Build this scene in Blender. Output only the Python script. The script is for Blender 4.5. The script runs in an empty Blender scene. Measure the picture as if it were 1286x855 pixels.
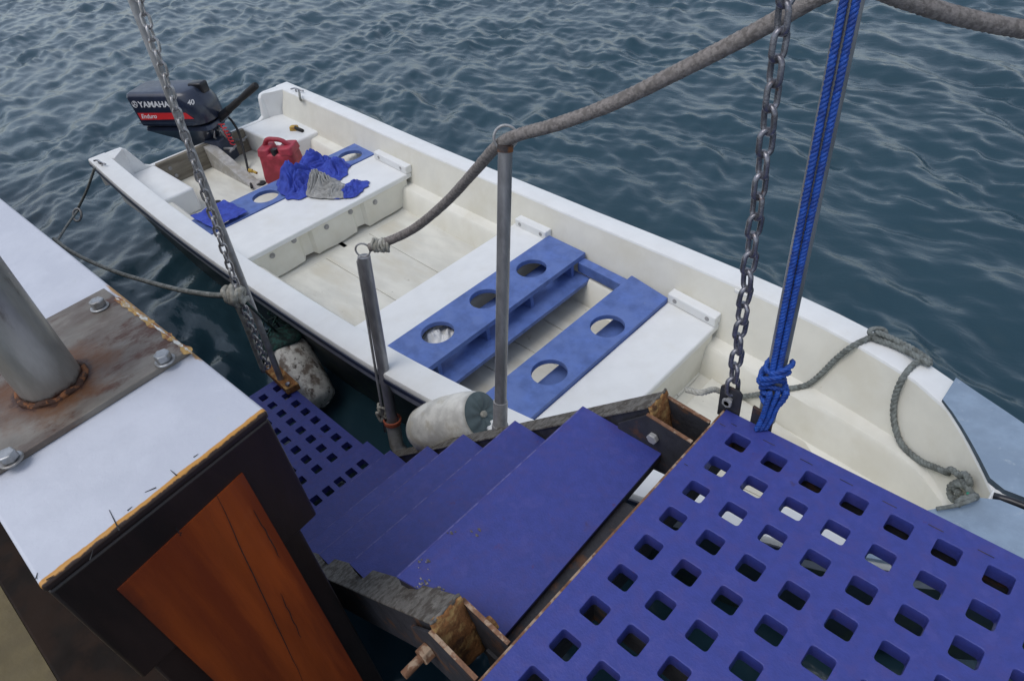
import bpy, bmesh, math, random
import numpy as np
from mathutils import Vector, Matrix, Quaternion, noise

rad = math.radians
V = Vector
scene = bpy.context.scene
COL = scene.collection

# ------------------------------------------------------------------ camera
CAM_C = V((0.349, -0.8528, 1.0449))
# rows = camera axes expressed in the world (right, up, backward)
ROWS = ((0.72015412, 0.68579158, -0.10520428), (-0.39288237, 0.52806093, 0.75285795), (0.57185792, -0.50084085, 0.64972068))
F = 835.3
rows = [V(r) for r in ROWS]
def ray(px, py):
    d = ((px - 643) / F, -(py - 427.5) / F, -1.0)
    return rows[0] * d[0] + rows[1] * d[1] + rows[2] * d[2]
def at(px, py, z):                    # where a sight line meets the level z
    d = ray(px, py); return CAM_C + d * ((z - CAM_C.z) / d.z)
def dp(px, py, dist):                 # a point at a given distance into the scene
    return CAM_C + ray(px, py) * dist
cam_d = bpy.data.cameras.new('camera')
cam = bpy.data.objects.new('camera', cam_d); COL.objects.link(cam)
m3 = Matrix((rows[0], rows[1], rows[2])).transposed()
cam.matrix_world = Matrix.Translation(CAM_C) @ m3.to_4x4()
cam_d.sensor_fit = 'HORIZONTAL'; cam_d.sensor_width = 36
cam_d.lens = F * 36 / 1286
cam_d.clip_start = 0.02; cam_d.clip_end = 6000
scene.camera = cam

# ------------------------------------------------------------------ sky, sun, exposure
SUN_EL, SUN_ROT = 64, 195            # degrees
w = bpy.data.worlds.new('World'); scene.world = w; w.use_nodes = True
nt = w.node_tree; nt.nodes.clear()
wo = nt.nodes.new('ShaderNodeOutputWorld'); bg = nt.nodes.new('ShaderNodeBackground')
sky = nt.nodes.new('ShaderNodeTexSky'); sky.sky_type = 'NISHITA'; sky.sun_disc = False
sky.sun_elevation = rad(SUN_EL); sky.sun_rotation = rad(SUN_ROT)
sky.air_density = 1.0; sky.dust_density = 1.3; sky.ozone_density = 1.0
hs = nt.nodes.new('ShaderNodeHueSaturation'); hs.inputs['Saturation'].default_value = 0.56
nt.links.new(sky.outputs[0], hs.inputs['Color']); nt.links.new(hs.outputs[0], bg.inputs[0])
bg.inputs[1].default_value = 0.15; nt.links.new(bg.outputs[0], wo.inputs[0])
sd = bpy.data.lights.new('sun', 'SUN'); sd.energy = .8; sd.angle = rad(35); sd.color = (1, .97, .93)
so = bpy.data.objects.new('sun', sd); COL.objects.link(so)
# direction towards the sun: rotation 0 = +Y, turning clockwise seen from above
sv = V((math.sin(rad(SUN_ROT)) * math.cos(rad(SUN_EL)), math.cos(rad(SUN_ROT)) * math.cos(rad(SUN_EL)), math.sin(rad(SUN_EL))))
so.rotation_euler = sv.to_track_quat('Z', 'Y').to_euler()
vs = scene.view_settings
vs.view_transform = 'Standard'; vs.look = 'None'; vs.exposure = 0.32; vs.gamma = 1; vs.use_curve_mapping = False

# ------------------------------------------------------------------ materials
def mat(name, col, rough=.5, metal=0., col2=None, scale=8., lo=.45, hi=.6, detail=6., bump=0., bscale=60., stretch=(1, 1, 1),
        col3=None, scale3=3., lo3=.58, hi3=.66, rough_var=.12, var=.12, clear=0.):
    m = bpy.data.materials.new(name); m.use_nodes = True
    n = m.node_tree.nodes; l = m.node_tree.links
    b = n['Principled BSDF']
    tc = n.new('ShaderNodeNewGeometry'); mp = n.new('ShaderNodeMapping'); mp.inputs['Scale'].default_value = stretch
    l.new(tc.outputs['Position'], mp.inputs[0])
    def nz(s, d=detail, rg=.6):
        t = n.new('ShaderNodeTexNoise'); t.inputs['Scale'].default_value = s; t.inputs['Detail'].default_value = d
        t.inputs['Roughness'].default_value = rg; l.new(mp.outputs[0], t.inputs['Vector']); return t
    def ramp(src, a, c):
        r = n.new('ShaderNodeMapRange'); r.inputs[1].default_value = a; r.inputs[2].default_value = c
        r.interpolation_type = 'SMOOTHSTEP'; l.new(src, r.inputs[0]); return r.outputs[0]
    def mix(f, A, B, mode='MIX'):
        x = n.new('ShaderNodeMix'); x.data_type = 'RGBA'; x.blend_type = mode
        if isinstance(f, float): x.inputs[0].default_value = f
        else: l.new(f, x.inputs[0])
        for sock, val in ((x.inputs[6], A), (x.inputs[7], B)):
            if isinstance(val, tuple): sock.default_value = (*val, 1)
            else: l.new(val, sock)
        return x.outputs[2]
    cur = (*col,)
    base = nz(scale * 1.7)
    dark = tuple(c * (1 - var * 2.2) for c in col); light = tuple(min(1, c * (1 + var)) for c in col)
    cur = mix(ramp(base.outputs[0], .3, .7), dark, light)
    if col2:
        cur = mix(ramp(nz(scale).outputs[0], lo, hi), cur, tuple(col2))
    if col3:
        cur = mix(ramp(nz(scale3, 8, .7).outputs[0], lo3, hi3), cur, tuple(col3))
    l.new(cur, b.inputs['Base Color'])
    r = n.new('ShaderNodeMapRange'); r.inputs[3].default_value = max(.02, rough - rough_var); r.inputs[4].default_value = min(1, rough + rough_var)
    l.new(nz(scale * 3).outputs[0], r.inputs[0]); l.new(r.outputs[0], b.inputs['Roughness'])
    b.inputs['Metallic'].default_value = metal
    if clear: b.inputs['Coat Weight'].default_value = clear
    if bump:
        bp = n.new('ShaderNodeBump'); bp.inputs['Strength'].default_value = 1.0; bp.inputs['Distance'].default_value = bump
        l.new(nz(bscale, 5).outputs[0], bp.inputs['Height']); l.new(bp.outputs[0], b.inputs['Normal'])
    m['mix'] = 1
    return m

M = {}
M['purple'] = mat('purple_blue_paint', (.038, .051, .248), .45, 0, (.048, .050, .222), 30, .45, .7, bump=.0009, bscale=210,
                  col3=(.065, .035, .15), scale3=38, lo3=.61, hi3=.75, rough_var=.12, var=.05)
M['purple'].node_tree.nodes['Principled BSDF'].inputs['Specular IOR Level'].default_value = .42
SMUDGE = True
M['purple_highlight'] = mat('painted_nosing_highlight', (.10, .10, .29), .6, 0, (.045, .048, .22), 40, .45, .6)  # paler purple that paints the edge highlight on to the tread nosings
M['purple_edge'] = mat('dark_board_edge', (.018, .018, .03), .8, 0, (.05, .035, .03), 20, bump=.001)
M['seat_blue'] = mat('blue_seat_paint', (.090, .155, .41), .5, 0, (.11, .175, .42), 9, .4, .7, bump=.0005, bscale=120, col3=(.05, .09, .25), scale3=20, lo3=.66, hi3=.75)
M['gel'] = mat('white_gelcoat', (.76, .77, .76), .38, 0, (.71, .71, .68), 5, .5, .75, bump=.0006, bscale=30, var=.02, col3=(.5, .46, .36), scale3=22, lo3=.68, hi3=.8)
M['liner'] = mat('cream_liner', (.74, .725, .645), .5, 0, (.68, .655, .56), 4, .45, .7, bump=.0008, bscale=25, var=.025, col3=(.45, .40, .29), scale3=24, lo3=.66, hi3=.78)
M['sole'] = mat('worn_cream_sole', (.66, .65, .58), .6, 0, (.57, .54, .45), 6, .45, .7, bump=.001, bscale=60, var=.06, stretch=(.35, 1, 1), col3=(.25, .21, .14), scale3=16, lo3=.64, hi3=.76)
M['greyband'] = mat('grey_hull_band', (.30, .33, .38), .5, var=.08)
M['navy'] = mat('navy_rub_strip', (.018, .026, .055), .45, var=.1)
M['hull'] = mat('dark_hull_paint', (.02, .035, .05), .5, 0, (.03, .05, .04), 8)
M['bowpad'] = mat('pale_blue_bow_pad', (.25, .33, .43), .8, 0, (.21, .28, .37), 7, bump=.001, bscale=200, var=.06, col3=(.36, .42, .48), scale3=30, lo3=.6, hi3=.75)
M['pad_edge'] = mat('pad_dark_edge', (.06, .09, .12), .8)
M['black'] = mat('black_plastic', (.012, .013, .018), .35)
M['rubber'] = mat('black_rubber', (.012, .012, .013), .7)
M['cowl'] = mat('dark_navy_cowling', (.018, .026, .050), .32, clear=.3, var=.08, bump=.0002)
M['cowl_grey'] = mat('slate_cowling_top', (.045, .060, .095), .4, var=.08)
M['red'] = mat('red_decal', (.62, .03, .035), .4, var=.05)
M['white_decal'] = mat('white_decal', (.75, .76, .78), .4, var=.02)
M['redplastic'] = mat('red_plastic', (.40, .040, .065), .55, 0, (.28, .025, .04), 10, bump=.001, bscale=60, col3=(.10, .05, .06), scale3=18, lo3=.62, hi3=.75)
M['galv'] = mat('galvanised_pipe', (.34, .34, .34), .42, .2, (.23, .22, .20), 14, .5, .7, bump=.0008, bscale=120, col3=(.17, .08, .035), scale3=12, lo3=.66, hi3=.78)
M['pipe'] = mat('dull_steel_pipe', (.27, .27, .28), .34, .4, (.17, .17, .18), 20, .45, .7, bump=.0006, bscale=150, stretch=(1, 1, .3), col3=(.14, .07, .04), scale3=15, lo3=.66, hi3=.76)
M['chain'] = mat('chain_steel', (.25, .25, .28), .27, .7, (.14, .14, .155), 40, .4, .65, bump=.0006, bscale=300, col3=(.17, .08, .045), scale3=45, lo3=.6, hi3=.7)
M['chain_bright'] = mat('bright_chain_steel', (.46, .45, .45), .3, .55, (.30, .29, .28), 40, .4, .65, bump=.0005, bscale=300, col3=(.22, .12, .07), scale3=45, lo3=.62, hi3=.72)
M['shiny'] = mat('bright_steel', (.42, .42, .44), .25, .9, var=.1)
M['rust'] = mat('rusty_steel', (.055, .045, .045), .75, .2, (.22, .085, .03), 22, .5, .62, bump=.0025, bscale=120, col3=(.36, .17, .06), scale3=40, lo3=.6, hi3=.7)
M['rust_orange'] = mat('orange_rust', (.26, .11, .035), .85, 0, (.42, .25, .09), 30, .48, .62, bump=.004, bscale=110, col3=(.10, .045, .02), scale3=25, lo3=.55, hi3=.66)
M['rust_edge'] = mat('rusty_edge', (.20, .10, .055), .8, .1, (.36, .26, .18), 35, .5, .6, bump=.002, bscale=120)
M['stringer'] = mat('weathered_grey_stringer', (.15, .14, .125), .85, .0, (.065, .055, .045), 45, .45, .6, bump=.003, bscale=150, col3=(.22, .21, .19), scale3=60, lo3=.58, hi3=.68)
M['darksteel'] = mat('dark_frame_steel', (.035, .036, .045), .7, .2, (.10, .05, .03), 18, .55, .68, bump=.0015, bscale=100)
M['rope_dark'] = mat('taupe_braided_rope', (.26, .235, .22), .9, 0, (.15, .135, .125), 90, bump=.0025, bscale=420, var=.1)
M['rope_grey'] = mat('grey_rope', (.26, .27, .25), .9, 0, (.14, .15, .14), 40, bump=.002, bscale=300)
M['rope_pale'] = mat('pale_rope', (.42, .41, .36), .9, 0, (.26, .25, .21), 40, bump=.0015, bscale=300)
M['rope_bow'] = mat('weathered_bow_rope', (.20, .22, .21), .9, 0, (.12, .13, .12), 40, bump=.002, bscale=300)
M['rope_blue'] = mat('bright_blue_rope', (.010, .070, .36), .6, 0, (.008, .042, .23), 60, bump=.0012, bscale=400)
M['net'] = mat('dark_green_netting', (.010, .028, .028), .8, 0, (.015, .075, .065), 40, bump=.003, bscale=120)
M['fender_dirty'] = mat('stained_white_fender', (.78, .77, .72), .55, 0, (.22, .18, .15), 15, .48, .62, bump=.002, bscale=80, col3=(.09, .075, .06), scale3=34, lo3=.55, hi3=.64, stretch=(1, 1, .6))
M['fender'] = mat('off_white_fender', (.66, .65, .60), .6, 0, (.50, .47, .39), 10, .5, .65, bump=.001, bscale=60)
M['fender_end'] = mat('grey_green_fender_end', (.075, .105, .11), .6, bump=.002, bscale=40)
M['cloth_blue'] = mat('blue_cloth', (.030, .055, .36), .85, 0, (.04, .075, .42), 15, bump=.001, bscale=300)
M['cloth_grey'] = mat('grey_cloth', (.36, .36, .35), .9, 0, (.28, .28, .27), 20, bump=.001, bscale=300)
M['orange'] = mat('orange_cord', (.40, .10, .05), .8)
M['yellow'] = mat('yellow_plastic', (.55, .36, .05), .6, 0, (.3, .15, .04), 30)
M['capwhite'] = None
M['darkwood'] = mat('dark_varnished_timber', (.020, .010, .008), .45, 0, (.009, .005, .004), 6, bump=.0012, bscale=50, stretch=(1, 1, .25), col3=(.085, .026, .010), scale3=6, lo3=.58, hi3=.80, clear=.1)
M['darkplank'] = mat('dark_waterway_paint', (.012, .008, .006), .85, 0, (.02, .011, .007), 8)
M['darkplank'].node_tree.nodes['Principled BSDF'].inputs['Specular IOR Level'].default_value = .2
M['deck'] = mat('ochre_painted_deck', (.13, .10, .042), .7, 0, (.09, .066, .028), 5, bump=.001, bscale=50)
M['woodgrey'] = mat('grey_transom_timber', (.23, .205, .16), .8, 0, (.13, .11, .085), 9, .45, .65, bump=.001, bscale=70, stretch=(1, .3, 2), col3=(.24, .12, .05), scale3=6, lo3=.64, hi3=.74)
M['knee'] = mat('grey_timber_knee', (.42, .41, .39), .8, 0, (.33, .31, .27), 14, bump=.001)
M['crud'] = mat('dried_crud', (.10, .09, .09), .9, 0, (.3, .28, .26), 90)

# --- special: worn white cap of the rail, brown panel, stained steel plate
def nodes(m): return m.node_tree.nodes, m.node_tree.links
def dist_to_line(m, A, nrm):
    n, l = nodes(m)
    g = n.new('ShaderNodeNewGeometry'); s = n.new('ShaderNodeVectorMath'); s.operation = 'SUBTRACT'
    s.inputs[1].default_value = A; l.new(g.outputs['Position'], s.inputs[0])
    d = n.new('ShaderNodeVectorMath'); d.operation = 'DOT_PRODUCT'; d.inputs[1].default_value = nrm
    l.new(s.outputs[0], d.inputs[0]); return d.outputs['Value'], g
def noise_add(m, g, val, scale, amp, stretch=None):
    n, l = nodes(m)
    t = n.new('ShaderNodeTexNoise'); t.inputs['Scale'].default_value = scale; t.inputs['Detail'].default_value = 7
    t.inputs['Roughness'].default_value = .65
    l.new(g.outputs['Position'], t.inputs['Vector'])
    a = n.new('ShaderNodeMath'); a.operation = 'SUBTRACT'; l.new(t.outputs[0], a.inputs[0]); a.inputs[1].default_value = .5
    b = n.new('ShaderNodeMath'); b.operation = 'MULTIPLY_ADD'; l.new(a.outputs[0], b.inputs[0]); b.inputs[1].default_value = amp; l.new(val, b.inputs[2])
    return b.outputs[0]
def overlay(m, fac, col):
    n, l = nodes(m); b = n['Principled BSDF']; src = b.inputs['Base Color'].links[0].from_socket
    x = n.new('ShaderNodeMix'); x.data_type = 'RGBA'; l.new(fac, x.inputs[0]); l.new(src, x.inputs[6]); x.inputs[7].default_value = (*col, 1)
    l.new(x.outputs[2], b.inputs['Base Color'])
def rng(m, val, a, c, o0=0., o1=1.):
    n, l = nodes(m); r = n.new('ShaderNodeMapRange'); r.interpolation_type = 'SMOOTHSTEP'
    r.inputs[1].default_value = a; r.inputs[2].default_value = c; r.inputs[3].default_value = o0; r.inputs[4].default_value = o1
    l.new(val, r.inputs[0]); return r.outputs[0]

# ------------------------------------------------------------------ object helpers
ROOTS = {}
def tag(o, label=None, cat=None, group=None, kind=None):
    if label: o['label'] = label
    if cat: o['category'] = cat
    if group: o['group'] = group
    if kind: o['kind'] = kind
    return o
def thing(name, loc, label, cat, group=None):
    o = bpy.data.objects.new(name, None); o.empty_display_size = .1; COL.objects.link(o); o.location = loc
    tag(o, label, cat, group); ROOTS[o.name] = V(loc); return o
def base_of(o):
    while o.parent: o = o.parent
    return ROOTS.get(o.name, V((0, 0, 0)))
def link(name, verts, faces, m, parent=None, smooth=False, bevel=0., segs=2, sub=0, label=None, mats=None, fmat=None, auto=None):
    me = bpy.data.meshes.new(name)
    off = base_of(parent) if parent else V((0, 0, 0))
    me.from_pydata([tuple(V(v) - off) for v in verts], [], [tuple(f) for f in faces])
    for k in (mats or [m]): me.materials.append(k)
    if fmat:
        for p, k in zip(me.polygons, fmat): p.material_index = k
    bm = bmesh.new(); bm.from_mesh(me); bmesh.ops.recalc_face_normals(bm, faces=bm.faces); bm.to_mesh(me); bm.free()
    if smooth:
        me.polygons.foreach_set('use_smooth', [True] * len(me.polygons))
    o = bpy.data.objects.new(name, me); COL.objects.link(o)
    if parent: o.parent = parent
    if bevel:
        b = o.modifiers.new('bevel', 'BEVEL'); b.width = bevel; b.segments = segs; b.limit_method = 'ANGLE'; b.angle_limit = rad(35); b.harden_normals = False
    if sub:
        s = o.modifiers.new('sub', 'SUBSURF'); s.levels = sub; s.render_levels = sub
    if smooth and auto:
        try:
            me.set_sharp_from_angle(angle=rad(auto))
        except Exception: pass
    if label: o['label'] = label
    return o
class MB:
    def __init__(s): s.v = []; s.f = []; s.k = []
    def add(s, v, f, k=0):
        n = len(s.v); s.v += [V(a) for a in v]; s.f += [tuple(i + n for i in q) for q in f]; s.k += [k] * len(f)
    def box(s, x0, x1, y0, y1, z0, z1, k=0):
        s.hexa([(x0, y0), (x1, y0), (x1, y1), (x0, y1)], z0, z1, k)
    def hexa(s, poly, z0, z1, k=0):
        n = len(poly)
        z0f = z0 if callable(z0) else (lambda x, y: z0); z1f = z1 if callable(z1) else (lambda x, y: z1)
        vs_ = [(p[0], p[1], z0f(p[0], p[1])) for p in poly] + [(p[0], p[1], z1f(p[0], p[1])) for p in poly]
        s.add(vs_, [tuple(range(n))[::-1], tuple(range(n, 2 * n))] + [(i, (i + 1) % n, n + (i + 1) % n, n + i) for i in range(n)], k)
    def prism(s, poly, off, k=0):
        n = len(poly); poly = [V(p) for p in poly]; off = V(off)
        s.add(poly + [p + off for p in poly], [tuple(range(n))[::-1], tuple(range(n, 2 * n))] + [(i, (i + 1) % n, n + (i + 1) % n, n + i) for i in range(n)], k)
    def tube(s, pts, r, seg=12, k=0, cap=True, rfun=None, closed=False, ridge=None):
        v, f = tube_geo(pts, r, seg, cap, rfun, closed); s.add(v, f, k)
    def build(s, name, m, parent=None, **kw):
        if isinstance(m, list): kw['mats'] = m; kw['fmat'] = s.k; m = m[0]
        return link(name, s.v, s.f, m, parent, **kw)
def frames(pts, closed=False):
    n = len(pts); T = []
    for i in range(n):
        a = pts[(i - 1) % n] if closed or i > 0 else pts[i]; b = pts[(i + 1) % n] if closed or i < n - 1 else pts[i]
        t = (b - a); T.append(t.normalized() if t.length > 1e-9 else V((0, 0, 1)))
    up = V((0, 0, 1)) if abs(T[0].z) < .9 else V((1, 0, 0))
    N = [(up - T[0] * up.dot(T[0])).normalized()]
    for i in range(1, n):
        a = N[-1] - T[i] * N[-1].dot(T[i]); N.append(a.normalized() if a.length > 1e-9 else N[-1])
    return T, N, [t.cross(q) for t, q in zip(T, N)]
def tube_geo(pts, r, seg=12, cap=True, rfun=None, closed=False):
    pts = [V(p) for p in pts]; T, N, B = frames(pts, closed); v = []; f = []; n = len(pts)
    for i, p in enumerate(pts):
        rr = r(i / (n - 1)) if callable(r) else r
        for j in range(seg):
            a = 2 * math.pi * j / seg
            v.append(p + (N[i] * math.cos(a) + B[i] * math.sin(a)) * rr)
    for i in range(n if closed else n - 1):
        for j in range(seg):
            a = i * seg + j; b = i * seg + (j + 1) % seg; i2 = (i + 1) % n
            f.append((a, b, i2 * seg + (j + 1) % seg, i2 * seg + j))
    if cap and not closed:
        f.append(tuple(range(seg))[::-1]); f.append(tuple((n - 1) * seg + j for j in range(seg)))
    return v, f
def spline(ctrl, step=.012, jit=0., seed=0):
    c = [V(p) for p in ctrl]; c = [c[0] * 2 - c[1]] + c + [c[-1] * 2 - c[-2]]; out = []
    for i in range(1, len(c) - 2):
        p0, p1, p2, p3 = c[i - 1:i + 3]; n = max(2, int((p2 - p1).length / step))
        for k in range(n):
            t = k / n
            out.append(.5 * ((2 * p1) + (p2 - p0) * t + (2 * p0 - 5 * p1 + 4 * p2 - p3) * t * t + (3 * p1 - p0 - 3 * p2 + p3) * t ** 3))
    out.append(c[-2].copy())
    if jit:
        out = [p + V((noise.noise(p * 9 + V((seed, 0, 0))), noise.noise(p * 9 + V((0, seed, 5))), noise.noise(p * 9 + V((5, 0, seed))))) * jit for p in out]
    return out
def twisted(mb, ctrl, r, lay=None, strands=3, step=None, jit=0., seg=8, k=0, seed=0, off=.52):
    lay = lay or r * 7
    pts = spline(ctrl, step or r * .7, jit, seed); T, N, B = frames(pts)
    L = [0.]
    for a, b in zip(pts, pts[1:]): L.append(L[-1] + (b - a).length)
    for s in range(strands):
        ph = 2 * math.pi * s / strands; q = []
        for i, p in enumerate(pts):
            a = ph + 2 * math.pi * L[i] / lay; q.append(p + (N[i] * math.cos(a) + B[i] * math.sin(a)) * r * off)
        mb.tube(q, r * (.62 if strands == 3 else .5), seg, k)
def sub(a, b): return V(a) - V(b)

# ------------------------------------------------------------------ sea
WZ = -1.42
def sea_height(X, Y):
    rs = np.random.RandomState(4); H = np.zeros_like(X); PI2 = 2 * math.pi
    wx = X + .05 * np.sin(PI2 * (Y / 1.9 + X / 3.1)); wy = Y + .05 * np.sin(PI2 * (X / 2.3 - Y / 2.7))
    for i in range(170):
        lam = .10 * (9 ** rs.rand()); th = rad(62) + rs.randn() * .66; ph = rs.rand() * PI2
        k = PI2 / lam; p = (wx * math.cos(th) + wy * math.sin(th)) * k + ph
        a = .0029 * (lam / .5) ** .98
        s = np.sin(p); H += a * (s - .18 * np.cos(2 * p)) 
    grp = .72 + .30 * np.sin(PI2 * (X / 4.3 + Y / 3.1)) * np.sin(PI2 * (X / 2.9 - Y / 5.3) + 1)
    return H * grp * 1.0
def build_sea():
    xs = np.concatenate([np.arange(-20, -8, .07), np.arange(-8, 2.4, .024)]); ys = np.concatenate([np.arange(-1.6, 6, .024), np.arange(6, 12, .05)])
    X, Y = np.meshgrid(xs, ys); Z = sea_height(X, Y)
    e = np.minimum.reduce([X - xs[0], xs[-1] - X, Y - ys[0], ys[-1] - Y]); Z *= np.clip(e / .6, 0, 1)
    nv = X.size; co = np.stack([X.ravel(), Y.ravel(), Z.ravel() + WZ], 1)
    ny, nx = X.shape; idx = np.arange(nv).reshape(ny, nx)
    q = np.stack([idx[:-1, :-1], idx[:-1, 1:], idx[1:, 1:], idx[1:, :-1]], -1).reshape(-1, 4)
    # surrounding sheet out to the horizon
    x0, x1, y0, y1 = xs[0], xs[-1], ys[0], ys[-1]; S = 3000
    ext = np.array([[x0, y0], [x1, y0], [x1, y1], [x0, y1], [-S, -S], [S, -S], [S, S], [-S, S]], float)
    ext = np.c_[ext, np.full(8, WZ)]
    eq = np.array([[4, 5, 1, 0], [5, 6, 2, 1], [6, 7, 3, 2], [7, 4, 0, 3]]) + nv
    co = np.vstack([co, ext]); q = np.vstack([q, eq])
    me = bpy.data.meshes.new('sea_water'); me.vertices.add(len(co)); me.vertices.foreach_set('co', co.ravel())
    me.loops.add(q.size); me.loops.foreach_set('vertex_index', q.ravel().astype(np.int32))
    me.polygons.add(len(q)); me.polygons.foreach_set('loop_start', np.arange(0, q.size, 4, dtype=np.int32))
    me.polygons.foreach_set('use_smooth', np.ones(len(q), bool)); me.update(); me.validate()
    m = bpy.data.materials.new('sea_water'); m.use_nodes = True; n, l = nodes(m); b = n['Principled BSDF']
    b.inputs['Roughness'].default_value = .2; b.inputs['IOR'].default_value = 1.36
    g = n.new('ShaderNodeNewGeometry')
    t = n.new('ShaderNodeTexNoise'); t.inputs['Scale'].default_value = .8; t.inputs['Detail'].default_value = 3; l.new(g.outputs['Position'], t.inputs['Vector'])
    x = n.new('ShaderNodeMix'); x.data_type = 'RGBA'; l.new(t.outputs[0], x.inputs[0])
    x.inputs[6].default_value = (.018, .046, .064, 1); x.inputs[7].default_value = (.024, .060, .082, 1)
    l.new(x.outputs[2], b.inputs['Base Color'])
    mp = n.new('ShaderNodeMapping'); mp.inputs['Rotation'].default_value = (0, 0, rad(-28)); mp.inputs['Scale'].default_value = (1, 1.9, 1)
    l.new(g.outputs['Position'], mp.inputs[0])
    t2 = n.new('ShaderNodeTexNoise'); t2.inputs['Scale'].default_value = 6; t2.inputs['Detail'].default_value = 3; t2.inputs['Roughness'].default_value = .6
    l.new(mp.outputs[0], t2.inputs['Vector'])
    bp = n.new('ShaderNodeBump'); bp.inputs['Distance'].default_value = .006; bp.inputs['Strength'].default_value = 1
    l.new(t2.outputs[0], bp.inputs['Height']); l.new(bp.outputs[0], b.inputs['Normal'])
    me.materials.append(m)
    o = bpy.data.objects.new('sea_water', me); COL.objects.link(o); tag(o, kind='structure', label='dark teal choppy sea under an overcast sky')
build_sea()

# ------------------------------------------------------------------ the ship: rail, hull, deck
CA, CB = at(335, 515, .35), at(50, 738, .35)       # the two corners of the rail's cut end
along = V((-1, -.037, 0)).normalized()
for nm_, sc_, lo_, hi_, co_ in (('purple', 24, .54, .66, (.050, .058, .255)), ('purple', 11, .66, .75, (.048, .032, .10)), ('purple', 70, .68, .75, (.10, .10, .20)), ('seat_blue', 55, .68, .74, (.25, .28, .36)), ('gel', 60, .72, .77, (.32, .29, .22)), ('liner', 70, .71, .76, (.28, .24, .17)), ('sole', 50, .68, .74, (.20, .17, .12))):
    z_, g_ = dist_to_line(M[nm_], V((0, 0, 0)), V((0, 0, 0))); q_ = noise_add(M[nm_], g_, z_, sc_, 1.0)
    overlay(M[nm_], rng(M[nm_], q_, lo_ - .5, hi_ - .5), co_)
cap_m = mat('chipped_white_cap', (.53, .55, .61), .5, 0, (.49, .51, .57), 7, bump=.0014, bscale=45, var=.02, col3=(.50, .52, .56), scale3=22, lo3=.62, hi3=.7)
e1 = (CB - CA).normalized(); nrm = V((e1.y, -e1.x, 0));
if nrm.dot(along) < 0: nrm = -nrm
d, g = dist_to_line(cap_m, CA, nrm)
dn = noise_add(cap_m, g, d, 18, .012); overlay(cap_m, rng(cap_m, dn, .0105, .0085), (.50, .24, .045))
dn2 = noise_add(cap_m, g, d, 60, .008); overlay(cap_m, rng(cap_m, dn2, .0035, .0015), (.035, .018, .012))
d2, g2 = dist_to_line(cap_m, at(145, 368, .35), V((along.y, -along.x, 0)).normalized() * -1)
# sea-side edge, bare brown and ochre flecks beside the steel plate
seaN = V((0.037, -1, 0)).normalized()
ds, gs = dist_to_line(cap_m, CA, seaN)
dsn = noise_add(cap_m, gs, ds, 30, .016)
dx, gx = dist_to_line(cap_m, at(250, 448, .35), V((-1, 0, 0)))
msk = n_ = cap_m.node_tree.nodes.new('ShaderNodeMath'); n_.operation = 'MULTIPLY'
cap_m.node_tree.links.new(rng(cap_m, dsn, .008, .004), n_.inputs[0])
cap_m.node_tree.links.new(rng(cap_m, dx, -.02, .0), n_.inputs[1])
dx2, _ = dist_to_line(cap_m, at(135, 360, .35), V((1, 0, 0)))
n2_ = cap_m.node_tree.nodes.new('ShaderNodeMath'); n2_.operation = 'MULTIPLY'
cap_m.node_tree.links.new(n_.outputs[0], n2_.inputs[0]); cap_m.node_tree.links.new(rng(cap_m, dx2, -.02, .01), n2_.inputs[1])
overlay(cap_m, n2_.outputs[0], (.36, .20, .07))
dzz, gzz = dist_to_line(cap_m, V((0, 0, .35)), V((0, 0, 1)))
mm1 = cap_m.node_tree.nodes.new('ShaderNodeMath'); mm1.operation = 'MULTIPLY'
cap_m.node_tree.links.new(rng(cap_m, noise_add(cap_m, gzz, dzz, 40, .006), -.004, -.008), mm1.inputs[0]); cap_m.node_tree.links.new(rng(cap_m, d, .014, .011), mm1.inputs[1])
overlay(cap_m, mm1.outputs[0], (.020, .012, .011))
M['capwhite'] = cap_m

ship = thing('ship_bulwark', (-.43, -.83, -1.2), 'heavy dark timber bulwark end with a chipped white painted cap', 'bulwark')
far_l = 7.0
C1, C2 = CA + along * far_l, CB + along * far_l
capb = MB(); capb.hexa([CA, CB, C2, C1], lambda x, y: .334, lambda x, y: .35)
capo = capb.build('cap_rail', cap_m, ship, bevel=.005, segs=3, smooth=True, auto=60)
# dark timbers beneath the cap: top log (slightly recessed), lower post
ins = nrm * .0012
a0, b0 = CA + ins + V((0, -.002, 0)), CB + ins + V((0, .002, 0))
tb = MB(); tb.hexa([a0, b0, b0 + along * far_l, a0 + along * far_l], .08, .3335)
tb.build('top_timber', M['darkwood'], ship, bevel=.005, segs=3, smooth=True, auto=50)
a1, b1 = CA + nrm * .012 + V((0, -.035, 0)), CB + nrm * .012 + V((0, .02, 0))
pb = MB(); pb.hexa([a1, b1, b1 + along * far_l, a1 + along * far_l], -.9, .079)
pb.build('side_planking', M['darkwood'], ship, bevel=.005, segs=3, smooth=True, auto=50)
# brown panel let into the end
brown = mat('reddish_brown_plank', (.33, .062, .010), .36, 0, (.18, .030, .007), 9, .42, .62, stretch=(1, 1, .09), bump=.0012, bscale=60, col3=(.035, .012, .006), scale3=16, lo3=.66, hi3=.74, clear=.25)
dpn, gpn = dist_to_line(brown, V((-.43, -.955, .1)), V((0, 1, 0)))
dpp = noise_add(brown, gpn, dpn, 9, .08); overlay(brown, rng(brown, dpp, .035, -.02), (.022, .012, .010))
def on_end(px, py, off=.0):
    d_ = ray(px, py); p0 = CA - nrm * off; return CAM_C + d_ * ((p0 - CAM_C).dot(nrm) / d_.dot(nrm))
pl = MB()
poly = [on_end(305, 594, .002), on_end(148, 741, .002)]
polyb = [poly[1] - V((0, 0, .5)) + V((0, .015, 0)), poly[0] - V((0, 0, .85)) + V((0, -.005, 0))]
pl.prism([poly[0], poly[1], polyb[0], polyb[1]], nrm * .02)
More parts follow.
